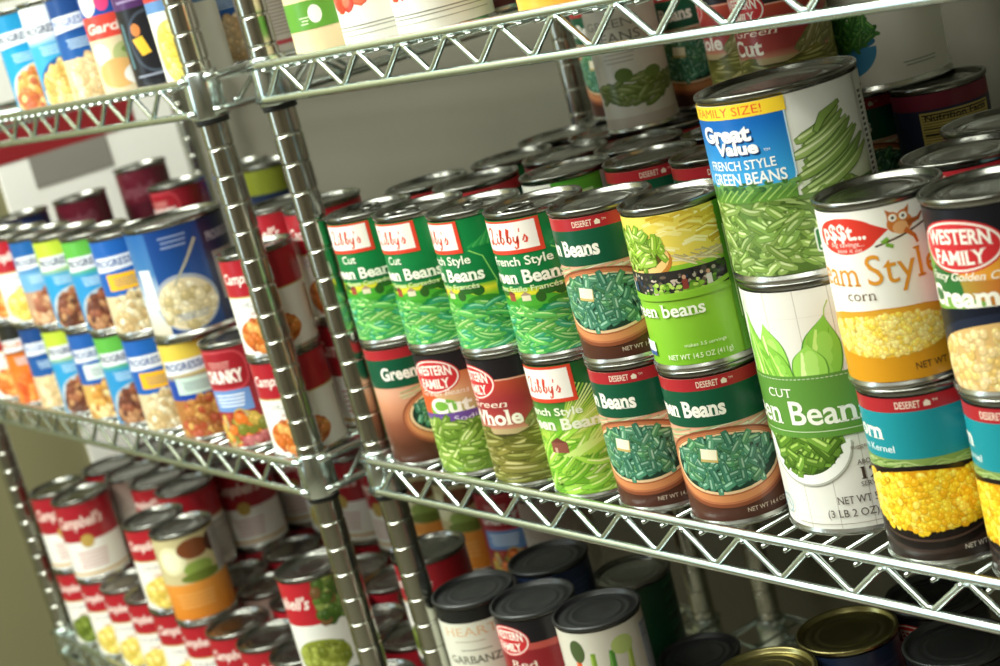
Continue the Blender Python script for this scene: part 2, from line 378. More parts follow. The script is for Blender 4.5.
def art_deseret_corn():
    A = Art(100, '2e221c'); A.grad(-A.W, 0, A.W, 22, [(0, '2c211c'), (1, '231a16')]); deseret(A, -12); A.band(63, 91.5, '188c98')
    A.text('Corn', -56, 75, -20, 10, 'f3efe4', serif=True, bold=.03); A.text('Whole Kernel', -58, 67, -14, 4.4, 'e4eceb', bold=0)
    A.band(50, 63, '7f9a50')
    for i in range(60): x = R_.uniform(-70, 70); A.line([(x - 18, R_.uniform(51, 61)), (x, R_.uniform(53, 62)), (x + 18, R_.uniform(53, 62))], 1.0, R_.choice(['9ab56a', '6c8a42', 'aac07c', '5f7d3a']), 0.003)
    A.ell(-2, 50, 56, 8, '241a17'); A.ell(-2, 31, 55, 27, '3a2a24'); A.ell(-2, 33, 53, 26, '18110f'); A.ell(-2, 37, 50, 19, 'd99a14')
    A.blobs(lambda x, y: inell(-2, 36, 49, 18)(x, y) or (inbox(-46, 38, 42, 53)(x, y)), (-50, 18, 48, 54), 760, 2.35, KERN)
    A.arc(-2, 34, 50, 20.5, 1.6, '4a3830', a0=PI * 1.02, a1=PI * 1.98)
    A.text('NET WT 15.25 OZ', 16, 5, 46, 3.0, 'd8d0c4', bold=.01); A.ell(48, 8, 16, 10, '66793c'); A.line([(36, 4), (46, 10), (56, 22)], 3, '8a9d58')
    A.nutrition(66, 8, 94, 60, 'd8c98a', '3a3020'); return A
def script_name(A, x0, y0, x1, h, c, tilt=0):
    """hand-drawn script lettering spelling Libby's"""
    k = (x1 - x0) / 6.1; q = h
    def S(pts, wd=.16): A.line([(x0 + a * k, y0 + b * q + tilt * a / 6.1) for a, b in pts], lambda t: k * wd * (.7 + .6 * math.sin(PI * t)), c, .002)
    S([(.15, .62), (.05, .85), (.3, 1.05), (.75, 1.15), (1.0, 1.0), (.85, .75), (.7, .4), (.62, .1), (.35, -.05), (.1, .06), (.3, .2), (.7, .08), (1.2, -.06), (1.5, .12)], .24)
    S([(1.75, .5), (1.65, .2), (1.8, .0), (2.0, .12)], .24); A.ell(x0 + 1.85 * k, y0 + .72 * q, .13 * k, .1 * q, c)
    for o in (2.05, 3.0): S([(o + .05, .1), (o + .35, .5), (o + .55, .98), (o + .4, 1.08), (o + .25, .7), (o + .2, .15), (o + .4, -.02), (o + .65, .15), (o + .62, .42), (o + .45, .45)], .22)
    S([(4.0, .48), (3.95, .15), (4.15, .0), (4.4, .15), (4.5, .48), (4.45, .1), (4.3, -.35), (4.05, -.42), (3.95, -.25)], .22)
    S([(4.85, 1.02), (4.78, .75)], .2)
    S([(5.0, .1), (5.35, .5), (5.5, .25), (5.4, .0), (5.1, .02)], .22)
def art_libby(kind):
    A = Art(100, '0a7a3c'); A.grad(-A.W, 0, A.W, 100, [(0, '1c8a48'), (.3, '0e8440'), (.5, '0a7038'), (.75, '0c7c3e'), (1, '0a7a3c')])
    for i in range(9): A.line([(12 + i * 2, 78), (26 + i, 84 + i), (40, 96)], 1.6, ['2c9a4c', '1e8c44', '49a858'][i % 3], .002)
    A.line([(12, 76), (22, 70), (28, 50), (24, 32)], 1.0, '8bd06a')
    A.grad(-62, 36, 27, 50, [(0, '2f8f2c'), (.35, '7ab82c'), (.75, 'e8d832'), (1, '5ea832')])
    for x, y, rx, ry, c in ((-50, 40, 14, 4, '2f7a26'), (-30, 36, 26, 5, '3f9a2e'), (-8, 40, 18, 4, '4aa432'), (14, 37, 14, 4, '2f8028'), (-40, 46, 8, 2.5, '3c6a26'), (4, 46, 9, 3, '2a6424'), (12, 45, 5, 4, '235a20')): A.ell(x, y, rx, ry, c)
    A.rect(-34, 40, -27, 45, '9a4a38'); A.poly([(-35, 45), (-26, 45), (-30.5, 48)], '7a3a30'); A.rect(-20, 40, -12, 44, 'd8d0b0'); A.poly([(-21, 44), (-11, 44), (-16, 47)], 'a08870'); A.ell(-4, 42, 4, 4, '2c5a20')
    A.rect(-A.W, 0, A.W, 33, '1f7a44', .012); A.beans(inbox(-A.W, 1, A.W, 33), (-A.W, 0, A.W, 34), 340, 24, 3.6, BEAN_EMER, angs=(-.5, .5), bend=.3, tip=.4)
    e_ = 2 if kind == 'cut' else 8
    A.rect(-57, 75, e_, 99.5, 'd8432c'); A.rect(-57, 78, e_ - 3.2, 98, 'f4efe6'); script_name(A, -42, 83, e_ - 7, 10, 'd8432c')
    if kind == 'cut':
        A.text('Cut', -34, 66.5, -18, 6.5, 'eef2dc', bold=.01); A.text('Green Beans', -60, 53.5, 15, 9, 'f2f4e2', serif=True, bold=.03); A.text('Ejotes Cortados', -36, 47.5, 10, 3.6, 'd8e6b4', bold=.01)
    else:
        A.text('French Style', -44, 66.5, 12, 6.5, 'eef2dc', bold=.015); A.text('Green Beans', -58, 53.5, 20, 9.5, 'f2f4e2', serif=True, bold=.03); A.text('Ejotes Estilo Francés', -52, 47.3, 14, 4.0, 'd8e6b4', bold=.01)
    A.nutrition(60, 8, 96, 92, 'e6ecd8', '1f5a34'); return A
def art_libby_light():
    A = Art(100, '78a83a'); A.grad(-A.W, 0, A.W, 100, [(0, 'a4cc3c'), (.4, 'c8dc54'), (.55, '6aa83a'), (.75, '23662c'), (1, '1c5a2a')])
    A.rect(16, 78, 44, 97, '2a6a2e'); A.rect(17, 86, 30, 92, '4a9a3a')
    for i in range(50):
        a = -1.2 + i * .05; A.line([(-18, 44), (-18 + 26 * math.cos(a), 44 + 22 * math.sin(a)), (-18 + 60 * math.cos(a), 44 + 44 * math.sin(a))], 1.2, R_.choice(['c4dc6a', 'b0d050', 'dcea94', '98c044']), .002)
    A.rect(-A.W, 0, A.W, 22, '9cc83a'); A.beans(inbox(-70, 1, 70, 36), (-70, 0, 70, 38), 190, 42, 5.0, BEAN_LIME, angs=(.1, .9), bend=.5, tip=.4)
    for i in range(12): A.line([(-20 + i * 4, 30), (4 + i * 4, 40), (26 + i * 2, 58)], 2.0, R_.choice(['a9d24c', 'cbe680', '7fb838']), .002)
    A.rect(-57, 72, 3, 99.5, 'd8432c'); A.rect(-57, 75, 0, 97.5, 'f4efe6'); script_name(A, -42, 80, -5, 10, 'd8432c')
    A.text('French Style', -54, 62, 4, 5.8, 'eef4da', bold=.02); A.text('Green Beans', -62, 51, 22, 8.5, 'eef4da', bold=.03, serif=True); A.rect(-30, 33, -14, 41, '8a5040'); A.poly([(-30, 41), (-14, 41), (-22, 45)], '6e3c30'); A.rect(-27, 33, -24, 37, 'c9a48c', .004)
    return A
def art_lime():
    A = Art(100, '86bd32'); A.grad(-A.W, 0, A.W, 100, [(0, '7cb82c'), (.5, '8cc238'), (1, '8cc238')])
    A.rect(-A.W, 66, 34, 100, 'e9d35c')
    for i in range(40): x = R_.uniform(-10, 44); y = R_.uniform(74, 99); A.line([(x - 8, y), (x, y + 1.5), (x + 8, y - 1)], R_.uniform(.6, 2.4), R_.choice(['f2e48c', 'd8b93c', 'f8efb0', 'c9a52e']), .002)
    for i in range(26): x = R_.uniform(-4, 30); A.line([(x, 71 + R_.uniform(-3, 3)), (x + 14, 62 + R_.uniform(0, 9))], .9, R_.choice(['e8dcb0', 'c8b890', 'b5a878']), .002)
    A.ell(-34, 71, 33, 16, 'c07c34'); A.ell(-34, 73, 31.5, 15, 'f0c47c'); A.ell(-34, 76, 29, 12, '5a4a1c'); A.beans(inell(-34, 78, 27, 12), (-64, 64, -4, 92), 110, 12, 4.0, [('40601a', '8ab234', 'd2e27c'), ('355514', '76a02a', 'bcd464'), ('4b6c20', '9cc048', 'e0eca0')], bend=.1, tip=.7)
    A.rect(-A.W, 48, 34, 63, '2e2c2a')
    for i in range(150):
        x = R_.uniform(-62, 44); y = R_.uniform(49, 62); A.ell(x, y, R_.uniform(.8, 2.6), R_.uniform(.8, 2.2), R_.choice(['4a4440', '1c1c22', '6a5c50', '385028', 'a8a090', '2c3c58', 'c8b8a8', '20241c']), 8, .002)
    for i in range(60): A.ell(R_.uniform(-26, 24), R_.uniform(47, 55), R_.uniform(1, 2.4), R_.uniform(.8, 2), R_.choice(['6a9a2c', '8ab83c', '4c7a20', 'b4d060']), 8, .002)
    for x in (-44, -38, 4, 20): A.ell(x, 58, 1.4, 1.5, 'c79a7c', 10, .002); A.rect(x - 1.8, 50, x + 1.8, 56.5, R_.choice(['d8d4cc', '8a3c34', '35506e']), .002)
    A.line([(-66, 49), (-20, 46.5), (20, 48), (46, 54)], 3.2, '8fc43c'); A.rect(-A.W, 44, 46, 48, '86bd32')
    A.text('cut green beans', -72, 33, 13, 8.5, 'f4f6e6', serif=True, bold=.02); A.rect(-50, 6, -32, 16, 'e8eef0'); A.rect(-50, 6, -32, 9, '3a5a94')
    A.text('makes 3.5 servings', -6, 12, 22, 2.4, 'e9f2d0'); A.text('NET WT 14.5 OZ (411g)', -20, 4, 25, 3.4, 'e9f2d0', bold=.01)
    A.grad(34, 0, A.W, 100, [(0, '5f9f2c'), (1, '4c8a24')]); A.line([(38, 22), (38, 84)], 1.0, 'cfe4a8'); A.line([(41, 22), (41, 84)], .5, 'cfe4a8'); A.text('green beans', 46, 60, 76, 6, 'e4f0c8'); return A
def art_family():
    A = Art(106, 'e9ebe2', r=.0502); W = A.W
    A.grad(8, 44, W, 106, [(0, 'c8d8b0'), (.5, 'eef0e8'), (1, 'eef0ea')])
    # long beans fanning up to the right
    for i, t in enumerate((.0, .13, .27, .40, .52, .66, .78, .9, 1.0)):
        x0 = 9 + 5 * math.sin(i * 2.3); y0 = 77 - 33 * t; x1 = 42 + t * 20; y1 = 91 - t * 24 + 2 * math.sin(i * 3)
        k = [('55702f', '92ae5c', 'd4e4a8'), ('48622a', '809e4c', 'c4d894'), ('5f7c38', 'a0bb6c', 'e2ecc0'), ('40582a', '739244', 'b4cc84')][i % 4]
        pts = [(x0 + (x1 - x0) * u, y0 + (y1 - y0) * (.5 * u + .5 * u * u)) for u in [j / 11 for j in range(12)]]
        A.line(pts, lambda u: 6.6 * (.3 + .7 * min(1, 4 * min(u + .08, 1 - u))), k[0]); A.line(pts, lambda u: 5.2 * (.25 + .75 * min(1, 4 * min(u + .08, 1 - u))), k[1]); A.line([(a - .6, b + .9) for a, b in pts[1:-1]], lambda u: 1.7 * (1.1 - u), k[2])
    A.line([(22, 80), (29, 88), (43, 94)], lambda u: 6.5 * (.4 + .6 * math.sin(PI * min(1, u + .1))), '48622a'); A.line([(22.5, 80.3), (29, 88.3), (42.5, 94)], lambda u: 5.2 * (.4 + .6 * math.sin(PI * min(1, u + .1))), '84a24e')
    A.ell(70, 92, 9, 16, 'eceee6')
    A.grad(-W, 0, W, 46, [(0, '4e6a2c'), (1, '5d7f38')])
    A.beans(inbox(-W, 1, 66, 44), (-W, 0, 68, 46), 420, 17, 4.6, [('3a5220', '7a9a46', 'b8cc86'), ('324a1c', '6a8a3c', 'a2bc70'), ('46602a', '8fac5a', 'ccdca0'), ('3a5428', '76974a', 'b6cc8a')], angs=(-.9, .9), bend=.25)
    A.poly(roundrect(-W, 52, 7, 98, 9, corners=(0, 0, 0, 1)), 'bfe0ee')
    def f(u, v): t = (v - 52) / 46; return lerp(C('3aa4dc'), C('0a62b4'), t * 1.2 - .1)
    A.poly(roundrect(-W, 53, 6, 98, 8, corners=(0, 0, 0, 1)), f)
    A.grad(-W, 46, 5, 56, [(0, '5c8a34'), (.7, '4a7a34'), (1, '6a9a58')])
    for i in range(40): A.ell(R_.uniform(-80, 7), R_.uniform(53, 57.5), R_.uniform(1.5, 4), R_.uniform(.8, 2.2), R_.choice(['3c6c34', '4c7c3c', '6c9a50', '2f5c30']), 10, .002)
    for i in range(14): A.line([(-80 + i * 6, 47), (-70 + i * 6, 54)], 1, R_.choice(['7ca44c', '46702c', '94b860']), .002)
    A.rect(-W, 97.5, 8, 106, 'f4cf34'); A.text('FAMILY SIZE!', -60, 99.2, -6, 5.2, 'e0522c', bold=.0)
    for dx, dy, c in ((1.1, -1.1, '0a2c60'), (0, 0, 'f6f6f2')): A.text('Great', -58 + dx, 84 + dy, -16 + dx, 9.2, c, bold=.045)
    for dx, dy, c in ((1.1, -1.1, '0a2c60'), (0, 0, 'f6f6f2')): A.text('Value', -46 + dx, 76 + dy, -13 + dx, 7.2, c, bold=.045)
    A.text('TM', -10, 76, -6, 1.6, 'f6f6f2')
    A.text('FRENCH STYLE', -57, 66.5, -4, 5.6, 'f2f4ee', serif=True, bold=.01); A.text('GREEN BEANS', -58, 57.5, 1, 7.0, 'f2f4ee', serif=True, bold=.015)
    A.poly(roundrect(9, 10, 21, 25, 2), 'dfe8dc'); A.poly(roundrect(10, 11, 20, 24, 1.5), '2a7a44'); A.rect(11, 12.4, 19, 14.2, 'e8f0e0'); A.poly([(12, 16), (18, 16), (15, 23)], 'e8f0e0')
    A.grad(62, 0, W, 106, [(0, 'dfe1d6'), (1, 'eceee6')])
    for i in range(26): A.rect(64, 8 + i * 3.4, 69, 9.8 + i * 3.4, '26282a', .001)
    A.nutrition(73, 20, 96, 98, 'e4e4da', '1c1c1c'); return A
def art_bigcut():
    A = Art(162, 'e6e4dc', r=.0502); W = A.W
    for x in range(-150, 150, 22): A.rect(x, 0, x + .5, 162, 'b9b5aa', .002)
    for i in range(5): A.rect(-W, 8 + i * 34, W, 8.25 + i * 34, 'd6d2c8', .002)
    def pod(x, y0, y1, wd, lean, c):
        n = 16; ts = [j / n for j in range(n + 1)]
        ax = [(x + lean * t ** 1.4, y0 + (y1 - y0) * t) for t in ts]; fw = lambda t: wd * (.62 + .55 * math.sin(PI * min(1, t * 1.05) ** .8) ) * (1 - max(0, (t - .62) / .38) ** 1.7)
        A.line(ax, lambda t: max(.5, fw(t) * 1.08), c[0]); A.line(ax, lambda t: max(.3, fw(t)), c[1])
        A.line([(a - wd * .20, b) for a, b in ax[:-3]], lambda t: wd * .36 * (1 - t * .8), c[2]); A.line([(a + wd * .18, b) for a, b in ax[:-3]], lambda t: wd * .10 * (1.1 - t), c[0], .002)
        for q in (.2, .42, .62): A.ell(x + lean * q ** 1.4 + wd * .08, y0 + (y1 - y0) * q, wd * .24, wd * .34, c[3], 14, .002)
    PC = [('4f8a2a', '86c246', 'c4e47c', '98d058'), ('5c9a34', '9ad458', 'dcf2a4', 'b0e070'), ('437c26', '74b43a', 'aedc66', '86c44a')]
    for x, y0, y1, wd, ln, c in ((-66, 98, 132, 9, -2, 0), (-60, 98, 142, 9, -5, 2), (-10, 98, 144, 21, 9, 0), (-40, 98, 141, 19, -5, 1), (-54, 98, 147, 10, -10, 1), (-47, 98, 140, 10, -14, 0), (-40, 98, 124, 10, -14, 2), (-17, 98, 127, 19, 2, 1), (-33, 98, 128, 11, -12, 0)): pod(x, y0, y1, wd, ln, PC[c])
    A.line([(-64, 146), (-66, 151), (-63, 155)], .6, '9ac050'); A.line([(-1, 143), (0, 148), (3, 153)], .6, '9ac050'); A.line([(-15, 126), (-14, 132)], .6, '9ac050')
    A.band(66, 106, '5d8f3a'); A.rect(-W, 103.6, W, 104.0, 'dfe8cc'); A.rect(-W, 68, W, 68.4, 'dfe8cc')
    for i in range(-52, 52): A.rect(i * 3, 103.4, i * 3 + 1, 104.3, '5d8f3a', .0005); A.rect(i * 3, 67.8, i * 3 + 1, 68.7, '5d8f3a', .0005)
    A.text('CUT', -54, 91.5, -33, 6.0, 'eef0e2', serif=True, bold=.0); A.text('Green Beans', -106, 73, 16, 16, 'f0f0e4', serif=True, bold=.015, tilt=0)
    A.ell(-34, 60, 34, 30, 'b4b4aa', a0=PI, a1=2 * PI); A.ell(-34, 61, 33, 29.5, 'f4f4ee', a0=PI, a1=2 * PI); A.ell(-34, 63, 27.5, 25, '35501e', a0=PI, a1=2 * PI)
    A.beans(lambda x, y: y < 62 and inell(-34, 64, 24, 21)(x, y), (-60, 40, -8, 62), 90, 15, 5.4, [('28420f', '5a8228', '9abc58'), ('223a0c', '4a701f', '86a848'), ('30501a', '6c9636', 'b4ce74')], angs=(-1.0, 1.4), bend=.06, tip=.9)
    A.band(64, 68, '5d8f3a'); A.rect(-W, 66, W, 69.4, '5d8f3a'); A.rect(-W, 68, W, 68.4, 'dfe8cc')
    A.arc(-62, 14, 6, 6, .6, '58a0b8'); A.line([(-66, 12), (-62, 17), (-58, 12)], .8, '58a0b8')
    A.text('suggested', -2, 54, 16, 2.6, '7a6858'); A.text('ABOUT', 0, 43, 14, 3.2, '4a3a30', serif=True); A.text('12', 1, 33, 13, 8, '4a3a30', serif=True, bold=.02); A.text('SERVINGS', 0, 28, 19, 3.2, '4a3a30', serif=True)
    A.text('NET WT 50 OZ', -17, 17.5, 22, 5.2, '4a3a30', serif=True, bold=.0); A.text('(3 LB 2 OZ) 1.41kg', -25, 8.5, 27, 5.2, '4a3a30', serif=True, bold=.0); A.rect(-50, 3.6, 60, 4.0, '8a7a68')
    return A
def art_psst():
    A = Art(100, 'f1efe6')
    A.ell(-25, 86, 21, 10.5, 'd83a2c'); A.poly([(-10, 93), (2, 87), (-10, 79)], 'd83a2c'); A.text('p$$t...', -42, 84, -11, 9, 'f6f2e8', bold=.03); A.text('big savings...', -36, 80, -13, 2.8, 'f6e2d8', shear=.2); A.text('pass it on', -32, 76.8, -15, 2.4, 'f6e2d8', shear=.2)
    P0_ = len(A.P)
    A.line([(4, 78.5), (20, 82), (40, 88), (54, 92)], 1.1, '5a3a28'); A.ell(20, 89, 7.5, 5.6, 'd07a34'); A.ell(20, 86.5, 4.6, 3.6, 'e8b078'); A.line([(22, 85), (27, 80), (28, 76)], lambda t: 3 - t * 1.5, 'c86c2c'); A.line([(24, 88), (31, 89), (34, 92)], lambda t: 3.4 - 2.4 * t, 'a85a28')
    for x in (16.4, 22.4): A.ell(x, 93, 3.2, 3.0, 'd07a34', 16); A.ell(x, 92.6, 2.4, 2.2, 'f8f4e8', 16); A.ell(x, 92.6, .9, .9, '2a2018', 10)
    A.poly([(18.6, 92), (20.4, 92), (19.5, 90)], 'e8a020'); A.poly([(13.5, 94), (12.8, 98), (16, 95.6)], 'c06a2c'); A.poly([(25.6, 94), (26.6, 98), (23, 95.6)], 'c06a2c')
    A.line([(8, 80), (12, 82)], 2.2, '7aac3c'); A.line([(10, 78.8), (14, 77)], 2.2, '7aac3c')
    A.P[P0_:] = [([(u - 11, v) for u, v in pt], c, z) for pt, c, z in A.P[P0_:]]
    A.text('Cream', -74, 57, -20, 15, 'df962c', serif=True, bold=-.004); A.text('Style', -15, 57, 29, 17.5, 'df962c', serif=True, bold=.0)
    A.text('corn', -31, 48.5, -12, 6.2, '6b4a30', serif=True, bold=-.008)
    A.poly([(-A.W, 0), (-A.W, 30), (-60, 37), (-40, 41.5), (-10, 43), (14, 42), (34, 38), (40, 34), (39, 22), (30, 8), (22, 0)], 'd0921c')
    A.poly([(-60, 37), (-40, 41), (-10, 42.3), (14, 41.2), (33, 37), (36, 33), (34, 26), (-60, 26)], 'dba030')
    A.ell(-13, 27, 45, 12.5, 'e8b83c'); A.blobs(lambda x, y: inell(-13, 27.5, 43, 11.8)(x, y), (-56, 15, 32, 40), 520, 1.9, ['fadc64', 'fce68c', 'f6d04c', 'fae07c', 'f4d674'], asp=.75)
    A.text('NET WT 14.75 OZ (418g)', 2, 5.5, 56, 4.0, '4a3420', bold=.005); return A
def wf_oval(A, x, y, rx, ry, t=1.5):
    A.ell(x, y, rx + t * 1.7, ry + t * 1.4, 'c92f34'); A.ell(x, y, rx + t * .9, ry + t * .7, 'f0ebe0'); A.ell(x, y, rx, ry, 'c92f34')
    A.text('WESTERN', x - rx * .84, y + ry * .02, x + rx * .84, ry * .62, 'f4efe4', serif=True, bold=.03, arch=ry * .12); A.text('FAMILY', x - rx * .68, y - ry * .72, x + rx * .68, ry * .6, 'f4efe4', serif=True, bold=.03, arch=-ry * .06)
def art_wf_cream():
    A = Art(100, '12141c'); A.band(84, 100, '15161e')
    def f(u, v): 
        t = (u + 50) / 90; a = lerp(C('5fa040'), C('d8682c'), min(1, t * 1.6)); return lerp(a, C('c83828'), max(0, t - .5) * 2)
    A.rect(-A.W, 40, A.W, 80, 'b0322c'); A.poly([(-62, 44), (30, 40), (60, 46), (62, 76), (30, 84), (-62, 80)], f); A.ell(-40, 55, 14, 16, '2c6a30'); A.ell(-10, 70, 20, 9, 'e09a34'); A.ell(-30, 46, 20, 6, '7aa848'); A.ell(10, 52, 16, 8, 'b02c26')
    wf_oval(A, -26, 80, 25, 12.5)
    A.text('Fancy Golden Corn', -52, 61.5, 6, 4.4, 'f6f0e0', serif=True, shear=.35, bold=.01); A.text('Cream Style', -56, 47, 34, 11, 'f8f4e6', serif=True, bold=.035)
    A.ell(-4, 38, 60, 9, '0e1424'); A.rect(-A.W, 0, A.W, 37, '10131f'); A.ell(-4, 16, 58, 27, '1c2438'); A.ell(-4, 14, 54, 24, 'd8b070'); A.blobs(inell(-4, 15, 52, 21), (-56, 0, 48, 38), 330, 2.7, ['e8c878', 'f2dc9c', 'dcb868', 'f0d48c', 'e4c890'], asp=.8)
    A.text('NET WT 14.75 OZ 418g', -24, 5, 20, 3, 'f2e6c8'); A.rect(52, 0, A.W, 100, '2a1c1c'); return A
def art_wf_cut(small=True):
    A = Art(100, 'c98a5c'); A.grad(-A.W, 46, A.W, 88, [(0, 'a8b070'), (.5, 'd8a478'), (1, 'c8642c')]); A.band(84, 100, '201c20'); A.ell(-44, 58, 20, 18, 'd85c2c'); A.ell(-20, 54, 16, 9, '7ab040')
    wf_oval(A, -24, 82, 23, 12.5); A.text('Green Beans', -42, 66, 6, 4.6, 'f2e2d0', serif=True, shear=.3)
    A.text('Cut', -34, 51, 6, 12.5, 'f6f2e4', serif=True, bold=.03); A.poly([(-A.W, 42), (40, 45), (A.W, 45), (A.W, 52), (40, 52), (-A.W, 49)], '6a4a94'); A.text('No Sodium', -32, 43.5, 22, 4.4, 'e4dcf0', serif=True)
    A.rect(-A.W, 0, A.W, 43, '6a8a34'); A.beans(inbox(-A.W, 1, 70, 43), (-A.W, 0, 70, 44), 260, 16, 6.0, [('3c5a1a', '7d9f3a', 'c2d486'), ('345218', '6c902f', 'a9c268'), ('46661f', '8fb048', 'd4e29c')], angs=(-.5, .9), bend=.12, tip=.6)
    A.rect(46, 0, A.W, 100, '2a2420'); return A
def art_wf_whole(word='Whole'):
    A = Art(100, '2a1a1c'); A.band(82, 100, '1c181c'); A.grad(-A.W, 40, 58, 84, [(0, 'e0b890'), (.2, 'a8443c'), (.6, '9a2e34'), (1, 'b84a30')]); A.line([(-20, 84), (58, 82)], 1.2, 'e4a890')
    wf_oval(A, -34, 82, 22, 12); A.text('Green', -46, 62, -4, 5.5, 'f2e2d0', serif=True, shear=.2); A.text(word, -52, 48, (6 if word == 'Whole' else -18), 11.5, 'f6efe0', serif=True, bold=.03)
    A.beans(lambda x, y: x > 6 and y < 76 - (58 - x) * .5, (6, 44, 58, 76), 60, 22, 5.2, [('4a4a24', '8b8a52', 'b8b480'), ('55502c', '9a9460', 'ccc498')], angs=(.2, 1.1), bend=.1)
    A.line([(-60, 44), (0, 42), (50, 41)], 4.2, 'b8a478'); A.rect(-A.W, 0, A.W, 40, '4a4824'); A.beans(inbox(-A.W, 1, 70, 40), (-A.W, 0, 70, 41), 170, 40, 5.4, BEAN_OLIVE, angs=(-.25, .35), bend=.08)
    A.rect(58, 0, A.W, 100, '221618'); return A
def art_leaf():
    A = Art(100, 'd9d5c8', r=.0308); A.text('GREEN', -36, 84, 10, 7, '8a8678', serif=True); A.text('BEANS', -30, 72, 14, 8, '6c6a5c', serif=True); A.lines(-24, 6, 65, 4, 'a8a498', 3.4, 1)
    A.beans(inell(0, 30, 40, 11), (-44, 14, 44, 46), 60, 18, 4.2, [('3c4c1c', '6a7c38', '94a464'), ('46562a', '7c8c4c', 'a8b47c')], angs=(-.6, .8)); A.ell(-8, 44, 8, 6, '5c7434'); A.ell(18, 42, 8, 5, '6a8240'); A.band(0, 9, 'c9beb0'); return A
def art_bluebowl():
    A = Art(106, 'dcdbd2', r=.0502); A.ell(-30, 30, 26, 22, '3a86b8', a0=PI, a1=2 * PI); A.ell(-30, 34, 26, 6, '2c6c98'); A.beans(inell(-30, 42, 26, 13), (-58, 28, 0, 58), 90, 15, 3.2, [('1c4a1c', '3c7a34', '74a854'), ('184018', '2f6a2c', '5c9448')]); A.lines(14, 44, 12, 2, '9a9a92'); return A
def art_greenpatch():
    A = Art(100, 'e2e2d6'); A.rect(-22, 62, 22, 100, '4a9a2c'); A.rect(-20, 64, 20, 98, '5caa34'); 
    for y, a, b in ((88, -10, 12), (80, -6, 8), (72, -12, 14)): A.lines(a, b, y, 1, 'c8e4a4', 2, 2)
    A.beans(inbox(-40, 10, 40, 55), (-40, 8, 40, 56), 90, 18, 5, BEAN_GREEN); return A
def art_nutri():
    A = Art(100, '18203c'); A.band(88, 100, '6c1c30'); A.nutrition(-16, 4, 44, 86, 'b8a45c', '2c2416'); A.rect(-14, 68, 42, 70, '2a2010', .06); A.ell(-34, 26, 14, 16, 'a8a498'); A.text('Nutrition Facts', -12, 79.5, 40, 5, '2a2010', bold=.02, dz=.2); return A
def art_beets():
    A = Art(100, 'e3cfa4'); A.grad(-A.W, 60, A.W, 100, [(0, 'e8cf9c'), (1, 'dfbe84')]); A.blobs(inell(-14, 74, 24, 22), (-40, 50, 12, 100), 60, 7, ['a8283c', 'c03a48', '8c1f34', 'd05a5c'], asp=.8, ns=10)
    A.ell(-14, 60, 20, 16, 'a42a3c'); A.ell(-14, 60, 16, 12, 'b83a48'); A.line([(24, 98), (30, 84), (44, 74)], 1.6, '6c5a2c'); A.band(18, 40, '5f9a38'); A.ell(-14, 29, 6, 7, 'eef0e0'); A.lines(-30, -20, 27, 3, 'e2ecc8', 2.4, .8); A.lines(4, 28, 9, 1, 'b8a478'); return A
def art_tomato():
    A = Art(100, 'e9e9de'); A.blobs(lambda x, y: inell(-12, 56, 42, 26)(x, y), (-60, 26, 34, 84), 150, 6.5, ['e0442c', 'ec5a3c', 'd43a28', 'f07050'], asp=.8, ns=8)
    A.rect(-A.W, 13, 60, 13.8, '8a8a80'); A.rect(-A.W, 10.5, 60, 11.1, '8a8a80'); A.rect(-A.W, 6.5, 60, 7.1, 'a8a89c'); A.nutrition(50, 16, 84, 92); return A
def art_peach():
    A = Art(100, 'f0b040'); A.ell(0, 30, 40, 22, 'f4cc68'); A.blobs(inell(0, 30, 34, 18), (-36, 8, 36, 52), 40, 8, ['f0a030', 'f8c458', 'e88c24'], ns=9); A.rect(-30, 66, 30, 80, 'e07c34'); return A
# ---- soups and the rest of the left rack
def art_soup(top, mid, word, wcol, food, foodcols, ftop='e8e0cc', accent=None, bowl=None):
    A = Art(100, top); A.grad(-A.W, 0, A.W, 64, [(0, mid), (1, mid)])
    A.grad(-A.W, 60, A.W, 100, [(0, mid), (.25, top), (1, top)])
    A.poly([(-50, 66), (10, 70), (14, 84), (-46, 82)], 'dfe4ea'); A.text('PROGRESSO', -47, 71.5, 9, 7.5, wcol, serif=True, bold=.03, tilt=2)
    if accent: A.rect(-34, 46, 18, 64, accent); A.lines(-26, 10, 58, 4, '6a7684')
    else: A.lines(-30, 12, 58, 4, 'c4dce8')
    if bowl: A.ell(4, 14, 50, 34, bowl); A.ell(4, 13, 45, 30, ftop)
    else: A.rect(-A.W, 0, 60, 40, ftop)
    A.blobs(lambda x, y: inell(2, 14, 42, 27)(x, y), (-44, 0, 46, 42), 150, 5.2, foodcols, ns=8); return A
def art_red_white(pic, word="Campbell's"):
    A = Art(100, 'eeebe2'); A.band(62, 100, 'a81e2a'); A.text(word, -48, 76, 8, 11, 'f0e6dc', shear=.35, bold=.02); A.rect(-A.W, 60.5, A.W, 62, 'c8b070')
    A.text('CHUNKY', -36, 50, 4, 6, '8a8f98'); A.text('soup', -22, 42, -4, 4, 'a8443c', shear=.3)
    cols = {'orange': ['c86a24', 'd8843c', 'b0541c', 'e8a85c'], 'yellow': ['e4d06a', 'f0e08c', 'd8bc50'], 'green': ['6a7a24', '7f9038', '55661c']}[pic]
    A.ell(-10, 20, 34, 19, cols[0]); A.blobs(inell(-10, 20, 30, 16), (-42, 2, 22, 40), 90, 5, cols, ns=8); A.nutrition(44, 6, 84, 56, 'd2cec4'); return A
